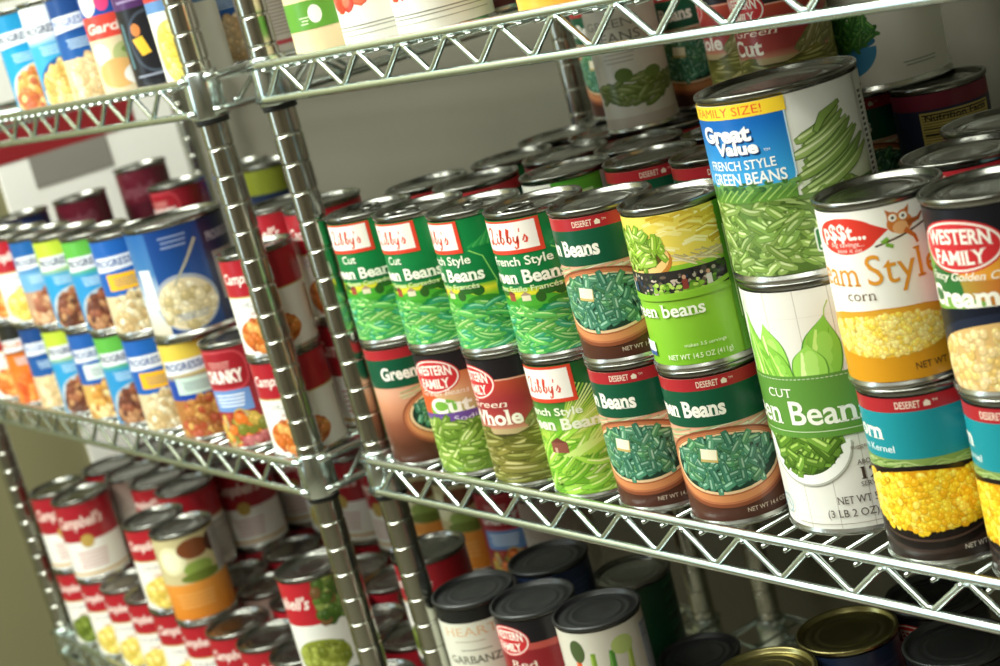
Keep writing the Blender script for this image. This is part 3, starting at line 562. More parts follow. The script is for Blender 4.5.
def art_condensed():
    A = Art(100, 'e8e6de'); A.band(50, 100, '9c1c28'); A.text("Campbell's", -46, 70, 20, 15, 'ead8cc', shear=.35, bold=.02); A.ell(-8, 50, 9, 9, 'b89a50'); A.lines(-28, 14, 34, 5, 'b86a68', 5, 1.6); A.rect(-A.W, 4, A.W, 7, 'c8a050'); A.nutrition(48, 8, 90, 92, 'a89a98', '6a5858'); return A
def art_salad():
    A = Art(100, 'e6e6de'); A.rect(-A.W, 54, -6, 100, 'b4202c'); A.text("Campbell's", -82, 72, -12, 13, 'f0e6dc', shear=.35, bold=.02); A.rect(-6, 54, 60, 100, '6a5a34'); A.blobs(inbox(-5, 55, 58, 98), (-5, 55, 58, 98), 130, 6, ['4c6a24', '5f8030', '3c5a1c', '7a5a34', '8a9a4c'], ns=8)
    A.ell(-14, 18, 30, 20, '8a9432'); A.blobs(inell(-14, 18, 26, 17), (-40, 0, 14, 38), 60, 5, ['7a8428', '98a244', '6a7420']); A.nutrition(34, 4, 80, 46, 'd8d6ce', '8a8a86'); return A
def art_veg():
    A = Art(100, 'd8862c'); A.grad(-A.W, 0, A.W, 44, [(0, 'd07c24'), (1, 'e0943c')]); A.rect(-A.W, 44, A.W, 100, 'c8bc8c'); A.ell(-24, 74, 18, 17, 'e4e0b4'); A.ell(-24, 74, 13, 12, 'f0ecc8'); A.ell(6, 60, 18, 9, '8aa048'); A.ell(6, 84, 20, 12, '7a4424'); A.ell(8, 50, 26, 6, '6a7a2c'); A.ell(30, 84, 10, 12, '4a2a20'); A.lines(-32, 16, 30, 4, 'e2a458', 5, 2); A.nutrition(30, 46, 66, 98, 'b8b4b0', '7a7674'); return A
def art_hearty():
    A = Art(100, '8e1c28'); A.poly(roundrect(-56, 58, 2, 98, 14), 'c04850'); A.poly(roundrect(-54, 60, 0, 96, 12), '9c1f2a'); A.lines(-42, -14, 86, 3, 'd8a098'); A.text('CHUNKY', -50, 66, -4, 12, 'f2ece4', bold=.05)
    A.rect(-50, 36, -2, 58, '6a90c8'); A.lines(-44, -8, 52, 4, 'dce6f2', 3.6, 1.8); A.line([(2, 16), (20, 34), (40, 56)], lambda t: 2 + 3 * t, 'b8b4b4')
    A.blobs(inell(-20, 16, 30, 17), (-52, 0, 12, 36), 80, 6, ['c8a84c', 'd8742c', '7a7c2c', 'a83c2c', 'b8a070'], ns=8); A.blobs(inbox(-20, 0, 40, 10), (-20, 0, 40, 10), 30, 5, ['c07070', 'a85050']); A.rect(50, 4, 64, 96, '3c4c8c'); return A
def art_bigblue():
    A = Art(108, '14305e', r=.0502); A.grad(-A.W, 0, -34, 108, [(0, 'c8c0a8'), (.3, 'c8d4dc'), (.6, '3c74a8'), (1, '1c5a9c')]); A.grad(-34, 0, 22, 108, [(0, '1c3c70'), (.5, '1a4a8c'), (1, '123c80')]); A.ell(-10, 30, 34, 30, '9aa4b4'); A.ell(-10, 29, 31, 27, 'd9ccaa'); A.blobs(inell(-10, 29, 28, 24), (-40, 4, 22, 56), 60, 5.5, ['e4dcc0', 'cbbd94', 'd8cca4', 'b8a878'], ns=8)
    A.rect(-58, 28, -40, 70, 'dce0e0'); A.line([(-16, 50), (2, 72), (16, 92)], lambda t: 2 + 1.6 * t, 'a8a898'); A.lines(-20, 8, 98, 3, '7a8cb4', 5, 2.2); A.lines(-24, 10, 18, 3, '7c90ac')
    A.rect(24, 0, A.W, 108, '1c2444'); A.nutrition(30, 22, 66, 72, '9a948c', '5c5856'); A.text('PROGRESSO', 28, 84, 66, 9, 'a8acb8', serif=True, bold=.02); return A
def art_dark(top, band_, c2):
    A = Art(100, top); A.band(40, 62, band_); (A.text("Campbell's", -40, 70, 22, 15, c2, shear=.35, bold=.02) if band_ == '481420' else A.lines(-34, 20, 86, 4, c2, 5, 2)); A.ell(0, 22, 30, 17, c2); A.blobs(inell(0, 22, 26, 14), (-28, 6, 28, 38), 50, 5, [c2, band_]); return A
def art_banded(base, band_, y0, y1):
    A = Art(100, base); A.band(y0, y1, band_); A.lines(-34, 20, 56, 5, '3c4c68', 5, 2); A.nutrition(30, 8, 66, 60, '3a4660', '54607c'); return A
def art_fruit():
    A = Art(100, '1c4c9c'); A.rect(-56, 52, 30, 74, 'd8483c'); A.text('Garden', -44, 58, 18, 9, 'f0d8cc', shear=.2, bold=.03); A.ell(-34, 88, 13, 14, 'e8e4d4'); A.ell(-14, 86, 8, 9, 'e0447c'); A.rect(-A.W, 0, 60, 52, 'd8c8a4'); A.ell(-34, 38, 14, 10, 'e8e4d0'); A.ell(-4, 34, 14, 12, 'a8b078'); A.ell(-18, 18, 26, 14, 'd8a868'); A.ell(14, 14, 26, 12, 'e8e8e4'); A.line([(-6, 40), (10, 26), (16, 14)], 5, '6a8a40'); return A
def art_purple():
    A = Art(100, '1c1c22'); A.band(72, 100, '4a2a5c'); A.lines(-40, 2, 88, 3, '9484a8', 5, 2); A.arc(-6, 40, 26, 26, 3, '3c4450'); A.poly([(-30, 44), (-16, 46), (-10, 30), (-22, 28)], 'e8b83c'); A.ell(-22, 52, 6, 6, 'c87c44'); A.lines(-38, 8, 9, 1, '8a90a0', 2, 2); A.rect(-44, 18, -38, 60, '4c6c74'); return A
def art_redyellow():
    A = Art(100, 'e4e4da'); A.band(72, 92, 'b83a34'); A.text('Corn', -40, 76, -6, 9, 'f0e4dc', bold=.03); A.band(62, 72, '5c84b4'); A.ell(-20, 26, 26, 28, 'e8d468'); A.blobs(inell(-20, 26, 22, 24), (-44, 0, 4, 52), 90, 4, ['ecd860', 'f4e484', 'd8c04c']); return A
def art_greytext():
    A = Art(100, 'b8b0a4'); A.grad(-A.W, 60, A.W, 100, [(0, 'b0a498'), (1, '8c7468')]); y = 96
    while y > 14: A.rect(-30, y, 26 - (int(y) % 5), y + .9, '7c6c68', .002); y -= 3.2
    A.rect(-30, 48, 24, 49.6, '4a4c84', .01); A.rect(-24, 7, 10, 11, 'a83c44', .01); return A
def art_garbanzo():
    A = Art(100, 'dcdccc'); A.band(88, 100, '1a1c1c'); A.text('HEART', -40, 76, 14, 8, 'd8b488', serif=True); A.lines(-30, 0, 70, 1, 'b8b098'); A.text('GARBANZO', -42, 50, 20, 7, '6a6a58', serif=True, bold=.02); A.lines(-26, 4, 62, 1, '8a8a78'); A.ell(-10, 24, 30, 16, 'd8c088'); return A
def art_wf_red():
    A = Art(100, '8c1f28'); A.band(80, 100, '16141a'); A.rect(-50, 74, 54, 80, 'b85048'); wf_oval(A, -38, 82, 20, 12); A.text('Red', -40, 58, -14, 6, 'f2e2d0', serif=True); A.text('Kidney', -40, 44, 12, 12, 'f4ece0', serif=True, bold=.03); A.ell(20, 24, 34, 18, 'b8846c'); A.blobs(inell(20, 24, 30, 15), (-12, 8, 52, 40), 50, 6, ['7c2c24', '94382c', '6a2018']); return A
def art_carrot():
    A = Art(100, 'd2cfc0'); 
    for x, c1, c2, wd in ((-36, 'd8542c', 'e87844', 9), (-22, '7a9a34', 'a8c458', 8), (-6, '4c8a34', '7cb454', 9), (10, '9cb44c', 'c4d47c', 8)): A.line([(x, 20), (x + 2, 60), (x + 4, 82)], lambda t: wd * (1 - .5 * t), c1); A.line([(x - 1, 22), (x + 1, 60), (x + 2, 80)], lambda t: wd * .4 * (1 - .5 * t), c2)
    A.ell(-32, 84, 7, 10, '4a5a34'); A.ell(8, 84, 10, 8, 'b4c878'); A.rect(-28, 6, 16, 14, 'a8342c'); A.nutrition(30, 10, 60, 92, 'b8c0cc', '3c4c74'); return A
def art_tall():
    A = Art(120, '0e4428'); 
    for i in range(34): A.line([(18, 6 + i * 3.4), (34, 8 + i * 3.4), (54, 5 + i * 3.4)], 1.2, ['1d5c38', '0b3a20', '2a6a44'][i % 3], .002)
    return A

ARTS = {}
def label_mesh(kind):
    if kind not in ARTS:
        fn, base = KINDS[kind]; A = fn(); ARTS[kind] = (A.mesh('label_' + kind, base), A)
    return ARTS[kind][0]
B_ = .0045
WHITE = 'e8e4d4'
KINDS = {
 'deseret_beans': (art_deseret_beans, B_), 'deseret_corn': (art_deseret_corn, B_), 'libby_cut': (lambda: art_libby('cut'), B_), 'libby_french': (lambda: art_libby('fr'), B_), 'libby_light': (art_libby_light, B_),
 'lime': (art_lime, B_), 'family': (art_family, .0055), 'bigcut': (art_bigcut, .0045), 'psst': (art_psst, B_), 'wf_cream': (art_wf_cream, B_), 'wf_cut': (art_wf_cut, B_), 'wf_whole': (art_wf_whole, B_),
 'wf_maroon': (lambda: art_wf_whole('Cut'), B_), 'leaf': (art_leaf, B_), 'bluebowl': (art_bluebowl, .0055), 'greenpatch': (art_greenpatch, B_), 'nutri': (art_nutri, B_), 'beets': (art_beets, B_), 'tomato': (art_tomato, B_), 'peach': (art_peach, B_),
 'soup_blue': (lambda: art_soup('1c5a9c', '6aa4cc', 'RICH', '2c3c6c', 1, ['a86a4c', '8c4c34', 'c08c64', 'd0a880'], 'b89478'), B_),
 'soup_lime': (lambda: art_soup('b4c83c', '2c94c8', 'HEARTY', '1c2c4c', 1, ['7a4430', '9a6040', 'b88a5c', '5c3424'], '6c3c2c', bowl='b8c4cc'), B_),
 'soup_green': (lambda: art_soup('5cac44', '2c8cc4', 'HEARTY', '1c2c4c', 1, ['6a3c2c', '8a5038', '5a3024', 'a87a54'], '5a3024', bowl='a8b8c4'), B_),
 'soup_yellow': (lambda: art_soup('1c5cac', '1c5cac', 'LIGHT', '2c4c8c', 1, ['d8c8a0', 'c4ac7c', 'e4dcc0', 'b89c6c'], 'd2c29c', accent='f0b424'), B_),
 'soup_white': (lambda: art_soup('2058a4', '2058a4', 'RICH', '2c4c8c', 1, ['c88c3c', 'd8a454', 'a86c30', 'e4c88c'], 'd4a85c', accent='d8e4dc'), B_),
 'soup_teal': (lambda: art_soup('1c84b4', '1c94c4', 'RICH', '1c2c4c', 1, ['d89c4c', 'c8743c', 'e4c07c', 'b85c38'], 'e0b46c', bowl='c8d0cc'), B_),
 'soup_pale': (lambda: art_soup('dfe6ea', '3ca0cc', 'RICH', '1c2c4c', 1, ['e0c070', 'e8d090', 'c8a050'], 'e0c888', bowl='1c5490'), B_),
 'soup_navy': (lambda: art_soup('16407c', '1c5498', 'RICH', '6c7cac', 1, ['d8bc8c', 'c8a878', 'e4d0a8'], 'd8c098', accent=None), B_),
 'soup_orange': (lambda: art_soup('20201c', 'd87428', 'MILD', 'd8742c', 1, ['d86828', 'e08c40', 'c85420'], 'dc7c34'), B_),
 'soup_mixed': (lambda: art_soup('d8c04c', '18449c', 'PROUD', '1c3c7c', 1, ['b4783c', '9a5c2c', 'c89c54', 'a84c2c'], 'a8703c', accent='c4dcd0'), B_),
 'rw_orange': (lambda: art_red_white('orange'), B_), 'rw_yellow': (lambda: art_red_white('yellow'), B_), 'rw_green': (lambda: art_red_white('green'), B_), 'condensed': (art_condensed, B_), 'salad': (art_salad, B_),
 'veg': (art_veg, B_), 'hearty': (art_hearty, B_), 'bigblue': (art_bigblue, .0055), 'maroon': (lambda: art_dark('5c1a28', '481420', '7a4a54'), B_), 'navy': (lambda: art_dark('1c2a44', '7c8428', '2c3c58'), B_), 'blueyel': (lambda: art_dark('1c2c5c', 'b89424', 'a88420'), B_),
 'olive_top': (lambda: art_banded('1c2a44', '7c8428', 70, 100), B_), 'yellow_low': (lambda: art_banded('1c2c5c', 'c09a28', 14, 72), B_), 'fruit': (art_fruit, B_), 'purple': (art_purple, B_), 'redyellow': (art_redyellow, B_), 'greytext': (art_greytext, B_), 'garbanzo': (art_garbanzo, B_), 'wf_red': (art_wf_red, B_), 'carrot': (art_carrot, B_), 'tall': (art_tall, .0045),
}
# ------------------------------------------------------------------ cans
_can = {}
def can_meshes(h, r, lid):
    k = (h, r, lid)
    if k in _can: return _can[k]
    rb = r - .0016
    bm = bmesh.new()
    prof = [(.0001, .0024), (rb - .0045, .0024), (rb - .003, .0030), (rb - .0018, 0), (r - .0006, 0), (r, .0008), (r, .0026), (rb, .0040), (rb, h - .0040), (r - .0006, h - .0034)]
    lathe(bm, prof, n=56); me = bpy.data.meshes.new('can_body'); bm.to_mesh(me); bm.free(); me.materials.append(M_tin)
    bm = bmesh.new(); R = rb - .0012
    prof = [(r - .0006, h - .0036), (r, h - .0028), (r, h - .0008), (r - .0007, h), (R + .0008, h), (R, h - .0008), (R - .0002, h - .0036), (R - .0012, h - .0042), (R - .0030, h - .0036), (R - .0048, h - .0036), (R - .0056, h - .0030), (R - .0090, h - .0030), (R - .0098, h - .0036),
            (R * .66, h - .0036), (R * .63, h - .0030), (R * .58, h - .0030), (R * .55, h - .0036), (R * .3, h - .0034), (.0001, h - .0034)]
    lathe(bm, prof, n=56); ml = bpy.data.meshes.new('can_lid'); bm.to_mesh(ml); bm.free(); ml.materials.append(dict(tin=M_lid, dark=M_dark, gold=M_gold)[lid])
    for m in (me, ml):
        for p in m.polygons: p.use_smooth = True
    # pull ring
    bm = bmesh.new(); z = h - .0022
    pts = [(.010 * math.cos(a) + .010, .008 * math.sin(a), z + .0004) for a in [2 * PI * i / 16 for i in range(17)]]; tube(bm, pts, .0009, 6, caps=False); box(bm, .019, -.003, z - .0014, .028, .003, z + .0006)
    mr = bpy.data.meshes.new('pull_ring'); bm.to_mesh(mr); bm.free(); mr.materials.append(M_lid)
    for p in mr.polygons: p.use_smooth = True
    _can[k] = (me, ml, mr); return _can[k]
HC, RC = .1118, .0378
LEAN = random.Random(3)
def can(kind, x, y, z, label, group, rot=0., h=None, r=RC, lid='tin', ring=False, face='cam', name='tin_can'):
    h = h or HC
    me, ml, mr = can_meshes(h, r, lid)
    if face == 'cam': rz = math.atan2(CAM.y - y, CAM.x - x) + PI / 2 + rot / 1000 / r
    else: rz = face
    t = thing(name, label, 'can', (x, y, z), rz, group)
    link(bpy.data.objects.new('can_body', me), t)
    link(bpy.data.objects.new('can_lid', ml), t)
    lo = link(bpy.data.objects.new('label', label_mesh(kind)), t); k_ = (r - .0013) / (ARTS[kind][1].r / 1000); b_ = KINDS[kind][1]; q_ = (h - b_ - .0055) / (ARTS[kind][1].H / 1000); lo.scale = (k_, k_, q_); lo.location = (0, 0, b_ * (1 - q_))
    if ring: o = link(bpy.data.objects.new('pull_ring', mr), t); o.rotation_euler = (0, 0, LEAN.uniform(0, 6))
    return t
ORD = ['zeroth', 'first', 'second', 'third', 'fourth', 'fifth', 'sixth', 'seventh', 'eighth', 'ninth', 'tenth', 'eleventh', 'twelfth', 'thirteenth']
ZT = Z0 + Z_TOP - .0031; ZM = ZT - STEP; ZL = ZM - STEP
Y0 = .0265

# --- right rack, middle shelf, front row
G = 'tin cans on the middle shelf of the right rack'
P = .0765
def X(k): return .0505 + P * k
front = [  # kind upper, kind lower, rotations (mm on the label), descriptions
 ('libby_cut', 'deseret_beans', -5, 28, 'green cut beans can with white name box, upper can touching the chrome post', 'peach and green beans can, lower can touching the chrome post'),
 ('libby_cut', 'wf_cut', -9, -4, 'green cut beans can with white name box, second upper can from the chrome post', 'cut beans can with purple no-sodium band, second lower can from the post'),
 ('libby_french', 'wf_whole', -25, -10, 'green french style beans can on top of the maroon whole beans can', 'maroon and black whole beans can with red oval, third lower can from post'),
 ('libby_french', 'libby_light', -7, -6, 'green french style beans can on top of the yellow-green french style can', 'pale yellow-green french style beans can with white name box, on the wire shelf'),
 ('deseret_beans', 'deseret_beans', -19, -20, 'beans can with clay bowl picture, upper can beside the lime green can', 'beans can with clay bowl picture, lower can right of yellow-green can'),
]
for k, (a, b, ra, rb, la, lb) in enumerate(front):
    can(b, X(k), Y0, ZM, lb, G, rb); can(a, X(k), Y0, ZM + HC, la, G, ra, ring=(k < 4))
can('deseret_beans', X(5), Y0, ZM, 'beans can with clay bowl picture, directly under the lime green can', G, -9)
can('lime', X(5), Y0, ZM + HC, 'lime green and yellow cut beans can left of the large blue can', G, -9)
can('bigcut', .5170, .0555, ZM, 'large white can with green band and pods, under the large blue can', G, 0, h=.1685, r=.0508)
can('family', .5170, .0555, ZM + .1685, 'large blue family size green beans can on top of the large white can', G, -5, h=.119, r=.0508)
can('deseret_corn', .6090, Y0, ZM, 'corn can with red and teal bands, under the white cream corn can', G, -9)
can('psst', .6068, Y0, ZM + HC, 'white cream style corn can with red speech bubble and small owl', G, 0)
can('deseret_corn', .6858, Y0, ZM, 'corn can with red and teal bands, cut by the right frame edge', G, -24)
can('wf_cream', .6845, Y0, ZM + HC, 'black cream style corn can with red oval, at the right frame edge', G, 2)
# rows behind
DESC = {'deseret_beans': 'red and green banded can', 'libby_cut': 'green wrapped can', 'greenpatch': 'white can with green square', 'wf_cut': 'purple banded can', 'wf_whole': 'maroon beans can', 'lime': 'lime green can', 'deseret_corn': 'red and teal banded can', 'psst': 'white corn can', 'wf_cream': 'black corn can', 'libby_light': 'pale green can', 'libby_french': 'bright green can', 'nutri': 'navy can with yellow panel',
 'condensed': 'red and white soup can', 'rw_orange': 'red topped orange stew can', 'rw_yellow': 'red topped yellow soup can', 'rw_green': 'red topped green soup can', 'soup_blue': 'blue soup can', 'soup_navy': 'navy soup can', 'soup_white': 'white panel soup can', 'soup_yellow': 'yellow panel soup can', 'hearty': 'dark red stew can', 'veg': 'orange vegetable can', 'greytext': 'grey text panel can', 'maroon': 'maroon bean can', 'salad': 'greens picture can', 'navy': 'navy bean can', 'tomato': 'diced tomato can', 'fruit': 'blue and red fruit can', 'purple': 'black and purple can', 'beets': 'beet can', 'peach': 'peach can'}
rr = random.Random(11)
def back_stack(kinds, x, y, z, n, where, group, top_kinds=None, **kw):
    for l in range(n):
        kd = rr.choice(kinds) if not (top_kinds and l == n - 1) else top_kinds
        lev = {1: ['single'], 2: ['lower', 'upper'], 3: ['bottom', 'middle', 'topmost']}[n][l]
        art = 'an' if False else ''
        can(kd, x, y, z + l * HC, '%s, %s, %s' % (DESC[kd], lev, where), group, rot=rr.uniform(-30, 10), **kw)
KB = ['deseret_beans', 'deseret_beans', 'libby_cut', 'wf_cut', 'wf_whole', 'greenpatch', 'deseret_corn']
rows = [
 ([(.0275, .1038), (.1035, .1038), (.2025, .1220), (.2750, .1500), (.3520, .1500), (.4285, .1500)], {2: 'greenpatch', 3: 'deseret_beans', 0: 'deseret_beans', 1: 'deseret_beans'}),
 ([(.0560, .1805), (.1325, .1805), (.2085, .1985), (.2850, .2266), (.3612, .2266), (.4374, .2266)], {1: 'deseret_beans', 0: 'libby_cut'}),
 ([(.0275, .2572), (.1035, .2572), (.1795, .2750), (.2553, .3030)], {}),
 ([(.0275, .3340), (.1035, .3340), (.1795, .3512)], {}),
]
for j, (pts_, fix) in enumerate(rows):
    for i, (x, y) in enumerate(pts_):
        kw = dict(rot=-12) if fix.get(i) == 'deseret_beans' and i == 3 else {}
        for l in range(1 if x > .42 and j == 1 else 2):
            kd = fix.get(i) if fix.get(i) and l == 1 else rr.choice(KB)
            can(kd, x, y, ZM + l * HC, '%s, %s, %s from the post, %s row, right middle shelf' % (DESC[kd], ('lower', 'upper')[l] if not (x > .42 and j == 1) else 'single', ORD[i + 1], ORD[j + 2]), G, {'greenpatch': 8, 'deseret_beans': -6}.get(kd, rr.uniform(-30, 10)) if l == 1 and j == 0 else rr.uniform(-30, 10))
for i, (x, y, d) in enumerate(((.609, .1038, 'right behind the white cream corn can'), (.686, .1038, 'right behind the black cream corn can'), (.580, .1805, 'two places behind the white cream corn can'), (.657, .1815, 'two places behind the black cream corn can'))):
    for l in range(2):
        kd = 'deseret_corn'
        can(kd, x, y, ZM + l * HC, '%s, %s can %s' % (DESC[kd], ('lower', 'upper')[l], d), G, -20)
# back corner: labelled cans whose fronts show past the blue can
for l in range(2):
    can('deseret_beans', .3308, .3345, ZM + l * HC, 'dim banded beans can against the back, %s can below the white bowl can' % ('lower', 'upper')[l], G, -8)
    can('nutri', .4065, .3370, ZM + l * HC, 'navy can with yellow facts panel in the back right, %s of two' % ('lower', 'upper')[l], G, -2)
Z3 = ZM + 2 * HC
can('deseret_beans', .052, .333, Z3, 'banded beans can half hidden behind the narrow white leaf can', G, -20)
can('leaf', .150, .2600, Z3, 'narrow white can with green leaf picture, standing high at the back', G, 0, r=.0325)
can('deseret_beans', .150, .3380, Z3, 'beans can with clay bowl picture right of the narrow white can', G, -8)
can('wf_whole', .2400, .3150, Z3, 'dark maroon can between the bowl can and the cut beans can', G, -30)
can('wf_maroon', .338, .2560, Z3, 'maroon cut beans can standing above and behind the large blue can', G, 0)
can('bluebowl', .3540, .3440, Z3, 'large white can with blue bowl of greens at back right', G, 0, r=.0508, h=.119)

# --- right rack, top shelf (only the feet of the row show)
G = 'tin cans on the top shelf of the right rack'
can('beets', .079, Y0, ZT, 'tan beet can with green band, first on the top shelf', G, 0)
can('tomato', .156, Y0, ZT, 'white can with red diced tomatoes right beside the beet can', G, -22)
can('tomato', .2325, Y0, ZT, 'white can with red diced tomatoes, farther from the beet can', G, -22)
can('peach', .380, Y0, ZT, 'yellow-orange peach can at the top frame edge', G, 0)
can('greytext', .0275, .104, ZT, 'grey text panel can behind the beet can by the post', G, 0)
can('libby_cut', .315, .104, ZT, 'green can behind and between the tomato and peach cans', G, 0)
for i, x in enumerate((.105, .19)): can('maroon', x, .110, ZT, 'maroon can behind the %s' % ('beet can' if i == 0 else 'diced tomato cans'), G, 0)

for i, x in enumerate((.470, .548, .626, .704, .782)):                     # unseen cans added past the frame to shade the back rows below
    for j, y in enumerate((Y0, .104, .1815)):
        can(('tomato', 'beets', 'peach')[(i + j) % 3], x, y, ZT, '%s past the top frame edge, %s along, %s row' % (DESC[('tomato', 'beets', 'peach')[(i + j) % 3]], ORD[i + 1], ORD[j + 1]), G, 0)

# --- right rack, low shelf
G = 'tin cans on the low shelf of the right rack'
low = [('garbanzo', .0470, .0268, 2, 'dark', 'white chickpea can with black lid, %s can nearest the post', 0), ('wf_red', .1228, .0370, 2, 'dark', 'red kidney bean can with black lid, %s can beside the chickpea can', 4),
       ('carrot', .1985, .0465, 2, 'dark', 'mixed vegetable can picturing carrots and celery, %s of two', 6), ('navy', .0640, .1025, 2, 'dark', 'navy can with pale side panel behind the chickpea can, %s of two', 20),
       ('maroon', .1560, .174, 1, 'dark', 'dark lidded single can standing alone behind the carrot can', 0), ('wf_red', .412, .0268, 2, 'gold', 'can with brassy lid at the bottom frame edge, %s of two', 0),
       ('navy', .4240, .1025, 2, 'gold', 'dark can with brassy lid behind the front brassy can, %s of two', 20), ('wf_red', .448, .1752, 2, 'dark', 'red bean can with dark lid under the middle shelf, %s of two', 12), ('wf_red', .5100, .120, 2, 'dark', 'red bean can with black lid and oval, farthest right, %s of two', 8)]
for kd, x, y, n, lid, lab, rot in low:
    for l in range(n): can(kd, x, y, ZL + l * HC, lab % ('lower', 'upper')[l] if '%s' in lab else lab, G, rot, lid=lid)
can('tall', .0795, .1780, ZL, 'tall dark green can standing behind the carrot can', G, 10, h=.178)
# --- left rack, middle shelf
HC = .1095
RL = .0385; YL = Y0 - .0285
G = 'soup cans on the middle shelf of the left rack'
SOUP = {'soup_orange': 'orange and black soup can', 'soup_navy': 'blue soup can with red garnish', 'soup_lime': 'lime and blue soup can', 'soup_white': 'blue soup can with white panel', 'soup_green': 'green and blue soup can', 'soup_yellow': 'blue soup can with yellow panel', 'soup_mixed': 'deep blue soup can picturing stew', 'hearty': 'dark red stew can with name badge', 'rw_orange': 'red topped stew can', 'soup_blue': 'medium blue soup can', 'rw_yellow': 'red topped pale soup can'}
low_row = [('rw_orange', -.870), ('soup_orange', -.7900), ('soup_navy', -.7120), ('soup_lime', -.6340), ('soup_white', -.5560), ('soup_green', -.4780), ('soup_yellow', -.4000), ('soup_mixed', -.3100), ('hearty', -.2100)]
up_row = [('soup_orange', -.8790), ('soup_yellow', -.8010), ('rw_yellow', -.7235), ('soup_blue', -.6460), ('soup_lime', -.5680), ('soup_green', -.4820), ('soup_yellow', -.4030)]
for i, (kd, x) in enumerate(low_row):
    can(kd, x, YL, ZM, '%s, %s lower one left of the post' % (SOUP[kd], ORD[10 - i]), G, 0, r=RL)
up_row[1] = ('rw_orange', -.8010)
up_row = [u for u in up_row if True]
for i, (kd, x) in enumerate(up_row):
    can(kd, x, YL, ZM + HC, '%s, %s upper can left of the big chowder can' % (SOUP[kd], ORD[7 - i]), G, 0, r=RL)
can('bigblue', -.3060, YL + .014, ZM + HC, 'big dark blue chowder can picturing a spoon and bowl, upper row', G, 0, h=.1165, r=.0516)
can('rw_orange', -.1180, YL, ZM + .0995, 'red topped stew can, upper can touching the rack post', G, 0, r=.0365, h=.0995)
can('rw_orange', -.1180, YL, ZM, 'red topped stew can, lower can touching the rack post', G, 0, r=.0365, h=.0995)
KS = ['condensed', 'rw_orange', 'rw_green', 'soup_blue', 'soup_navy', 'hearty', 'rw_yellow']
for j in range(4):
    y = YL + .0790 * (j + 1)
    for i in range(10):
        x = -.1150 - .0800 * i
        n = 2
        if j > 0 or i > 2: continue
        if j == 0 and i == 2: y2 = y + .011
        else: y2 = y
        if j == 0 and i == 2: x -= .0
        if j == 0 and i in (2, 3): n = 1
        back_stack(KS, x, y2 if n > 1 else y, ZM, n, '%s from the post, %s row, left middle shelf' % (ORD[i + 1], ORD[j + 2]), G, None, r=RL)
for kd, x, y, d in (('maroon', -.915, .262, 'maroon can standing before the white board'), ('maroon', -.915, .165, 'short looking maroon can left of the tall maroon one'), ('yellow_low', -.920, .080, 'navy and yellow can at the left frame edge'), ('hearty', -.690, .205, 'dark red can behind the chowder can'),
                    ('soup_blue', -.665, .285, 'blue can seen just left of the rack post'), ('olive_top', -.578, .279, 'navy can with olive top seen between the chrome posts')):
    kw = dict(r=.0375)
    for l in range(2): can(kd, x, y, ZM + l * HC, '%s, %s can of its pair' % (d, ('lower', 'upper')[l]), G, -5, h=.1250 if (l == 1 and y == .262) else HC, **kw)

# --- left rack, top shelf
G = 'tin cans on the top shelf of the left rack'
for kd, x, y, r_, lab in (('soup_teal', -.4765, YL, .0385, 'turquoise soup can picturing a bowl at the left frame edge'), ('soup_pale', -.4020, YL, .0355, 'pale topped turquoise soup can next to the bowl picture can'), ('soup_navy', -.3310, YL, .0348, 'deep blue soup can on the top left shelf'),
                      ('fruit', -.2535, YL, .0350, 'blue and red can picturing garden pieces'), ('purple', -.1860, YL, .0322, 'black can with purple top band'), ('redyellow', -.1212, YL, .0322, 'white can with red band and yellow corn by the post')):
    can(kd, x, y, ZT, lab, G, 0, r=r_)
for i, (kd, x, y) in enumerate((('greytext', -.1110, .085), ('redyellow', -.1110, .165), ('soup_navy', -.190, .085), ('hearty', -.27, .085), ('condensed', -.35, .085), ('condensed', -.43, .085), ('condensed', -.19, .165), ('rw_green', -.111, .245))):
    can(kd, x, y, ZT, '%s, second line on the left top shelf, %s from post' % (('grey text can', 'red band corn can', 'deep blue can', 'dark red can', 'red and white can', 'red and white can', 'red soup can', 'green soup can')[i], ORD[i + 1]), G, 0)

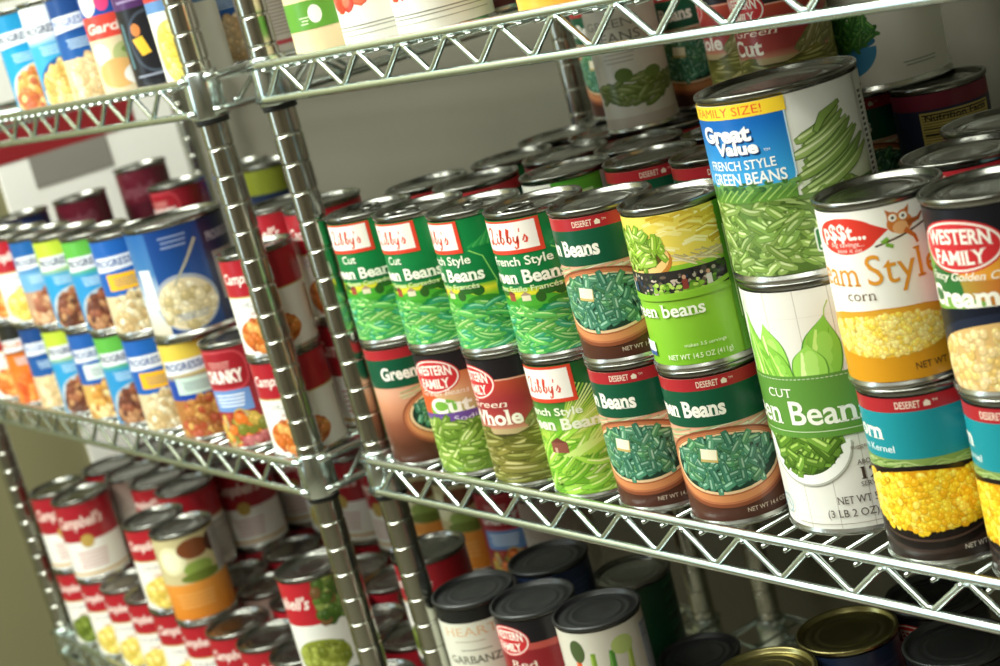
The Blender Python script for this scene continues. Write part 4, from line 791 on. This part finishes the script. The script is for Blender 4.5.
# --- left rack, low shelf
G = 'soup cans on the low shelf of the left rack'
xs = [-.885, -.8050, -.7275, -.6520, -.5765, -.5010, -.4255, -.3500, -.2745, -.1990, -.1235]
fk = ['rw_green', 'rw_yellow', 'rw_yellow', 'rw_yellow', 'rw_yellow', 'rw_yellow', 'rw_orange', 'rw_yellow', 'rw_orange', 'rw_green', 'rw_green']
for i, x in enumerate(xs):
    can(fk[i], x, YL, ZL, '%s, front lower can, %s from the far corner post' % (DESC[fk[i]], ORD[i + 1]), G, rr.uniform(-8, 8), r=.0377)
    if i in (0, 1, 4): can(('condensed', 'condensed', 0, 0, 'rw_yellow')[i], x, YL, ZL + HC, '%s, front upper can, %s from the far corner post' % (DESC[('condensed', 'condensed', 0, 0, 'rw_yellow')[i]], ORD[i + 1]), G, 0, r=.0377)
    if i == 5: can('veg', x, YL, ZL + HC, 'orange banded vegetable soup can standing above the front row', G, 0, r=.0377)
    if i == 9: can('salad', x, YL, ZL + HC, 'white can with red corner and leafy greens picture near the post', G, 0, r=.0377)
KC = ['condensed', 'condensed', 'rw_yellow', 'rw_green', 'greytext', 'hearty']
for j in range(4):
    y = YL + .0785 * (j + 1)
    for i in range(11):
        x = -.0980 - .0787 * i
        n = (2 if x < -.60 else (2 if i == 0 else 1)) if j < 1 else ((3 if j > 1 else 2) if x < -.62 else (2 if j > 1 else 1))
        if i < 3 and j == 3: continue
        back_stack(['veg'] if (i, j) in ((2, 2), (3, 2)) else KC, x, y, ZL, n, '%s from the post, %s row, left low shelf' % (ORD[i + 1], ORD[j + 2]), G, None, r=.0381)

# --- white board with a maroon band on the left wall
t = thing('notice_board', 'white board with a maroon band and grey panel on the left wall', 'board', (-1.20, .315, Z0 - .30), 0)
def slab(name, y0, y1, z0, z1, th, m, off=0.):
    bm = bmesh.new(); box(bm, off, y0 - .315, z0 + .30, off + th, y1 - .315, z1 + .30); o = bm_obj(name, bm, m, t, smooth=False); return o
M_white = mat('white_board', 'fafaf4', .5, noise=.01); M_maroon = mat('maroon_print', '8c1c22', .5, noise=.03); M_grey = mat('grey_print', '8b8880', .6, noise=.03)
slab('board_panel', .165, .465, -.62, .10, .006, M_white)
slab('maroon_band', .165, .40, -.129, -.045, .001, M_maroon, .006)
slab('grey_panel', .215, .345, -.178, -.129, .001, M_grey, .006)
for b in list(bpy.data.objects):
    pass
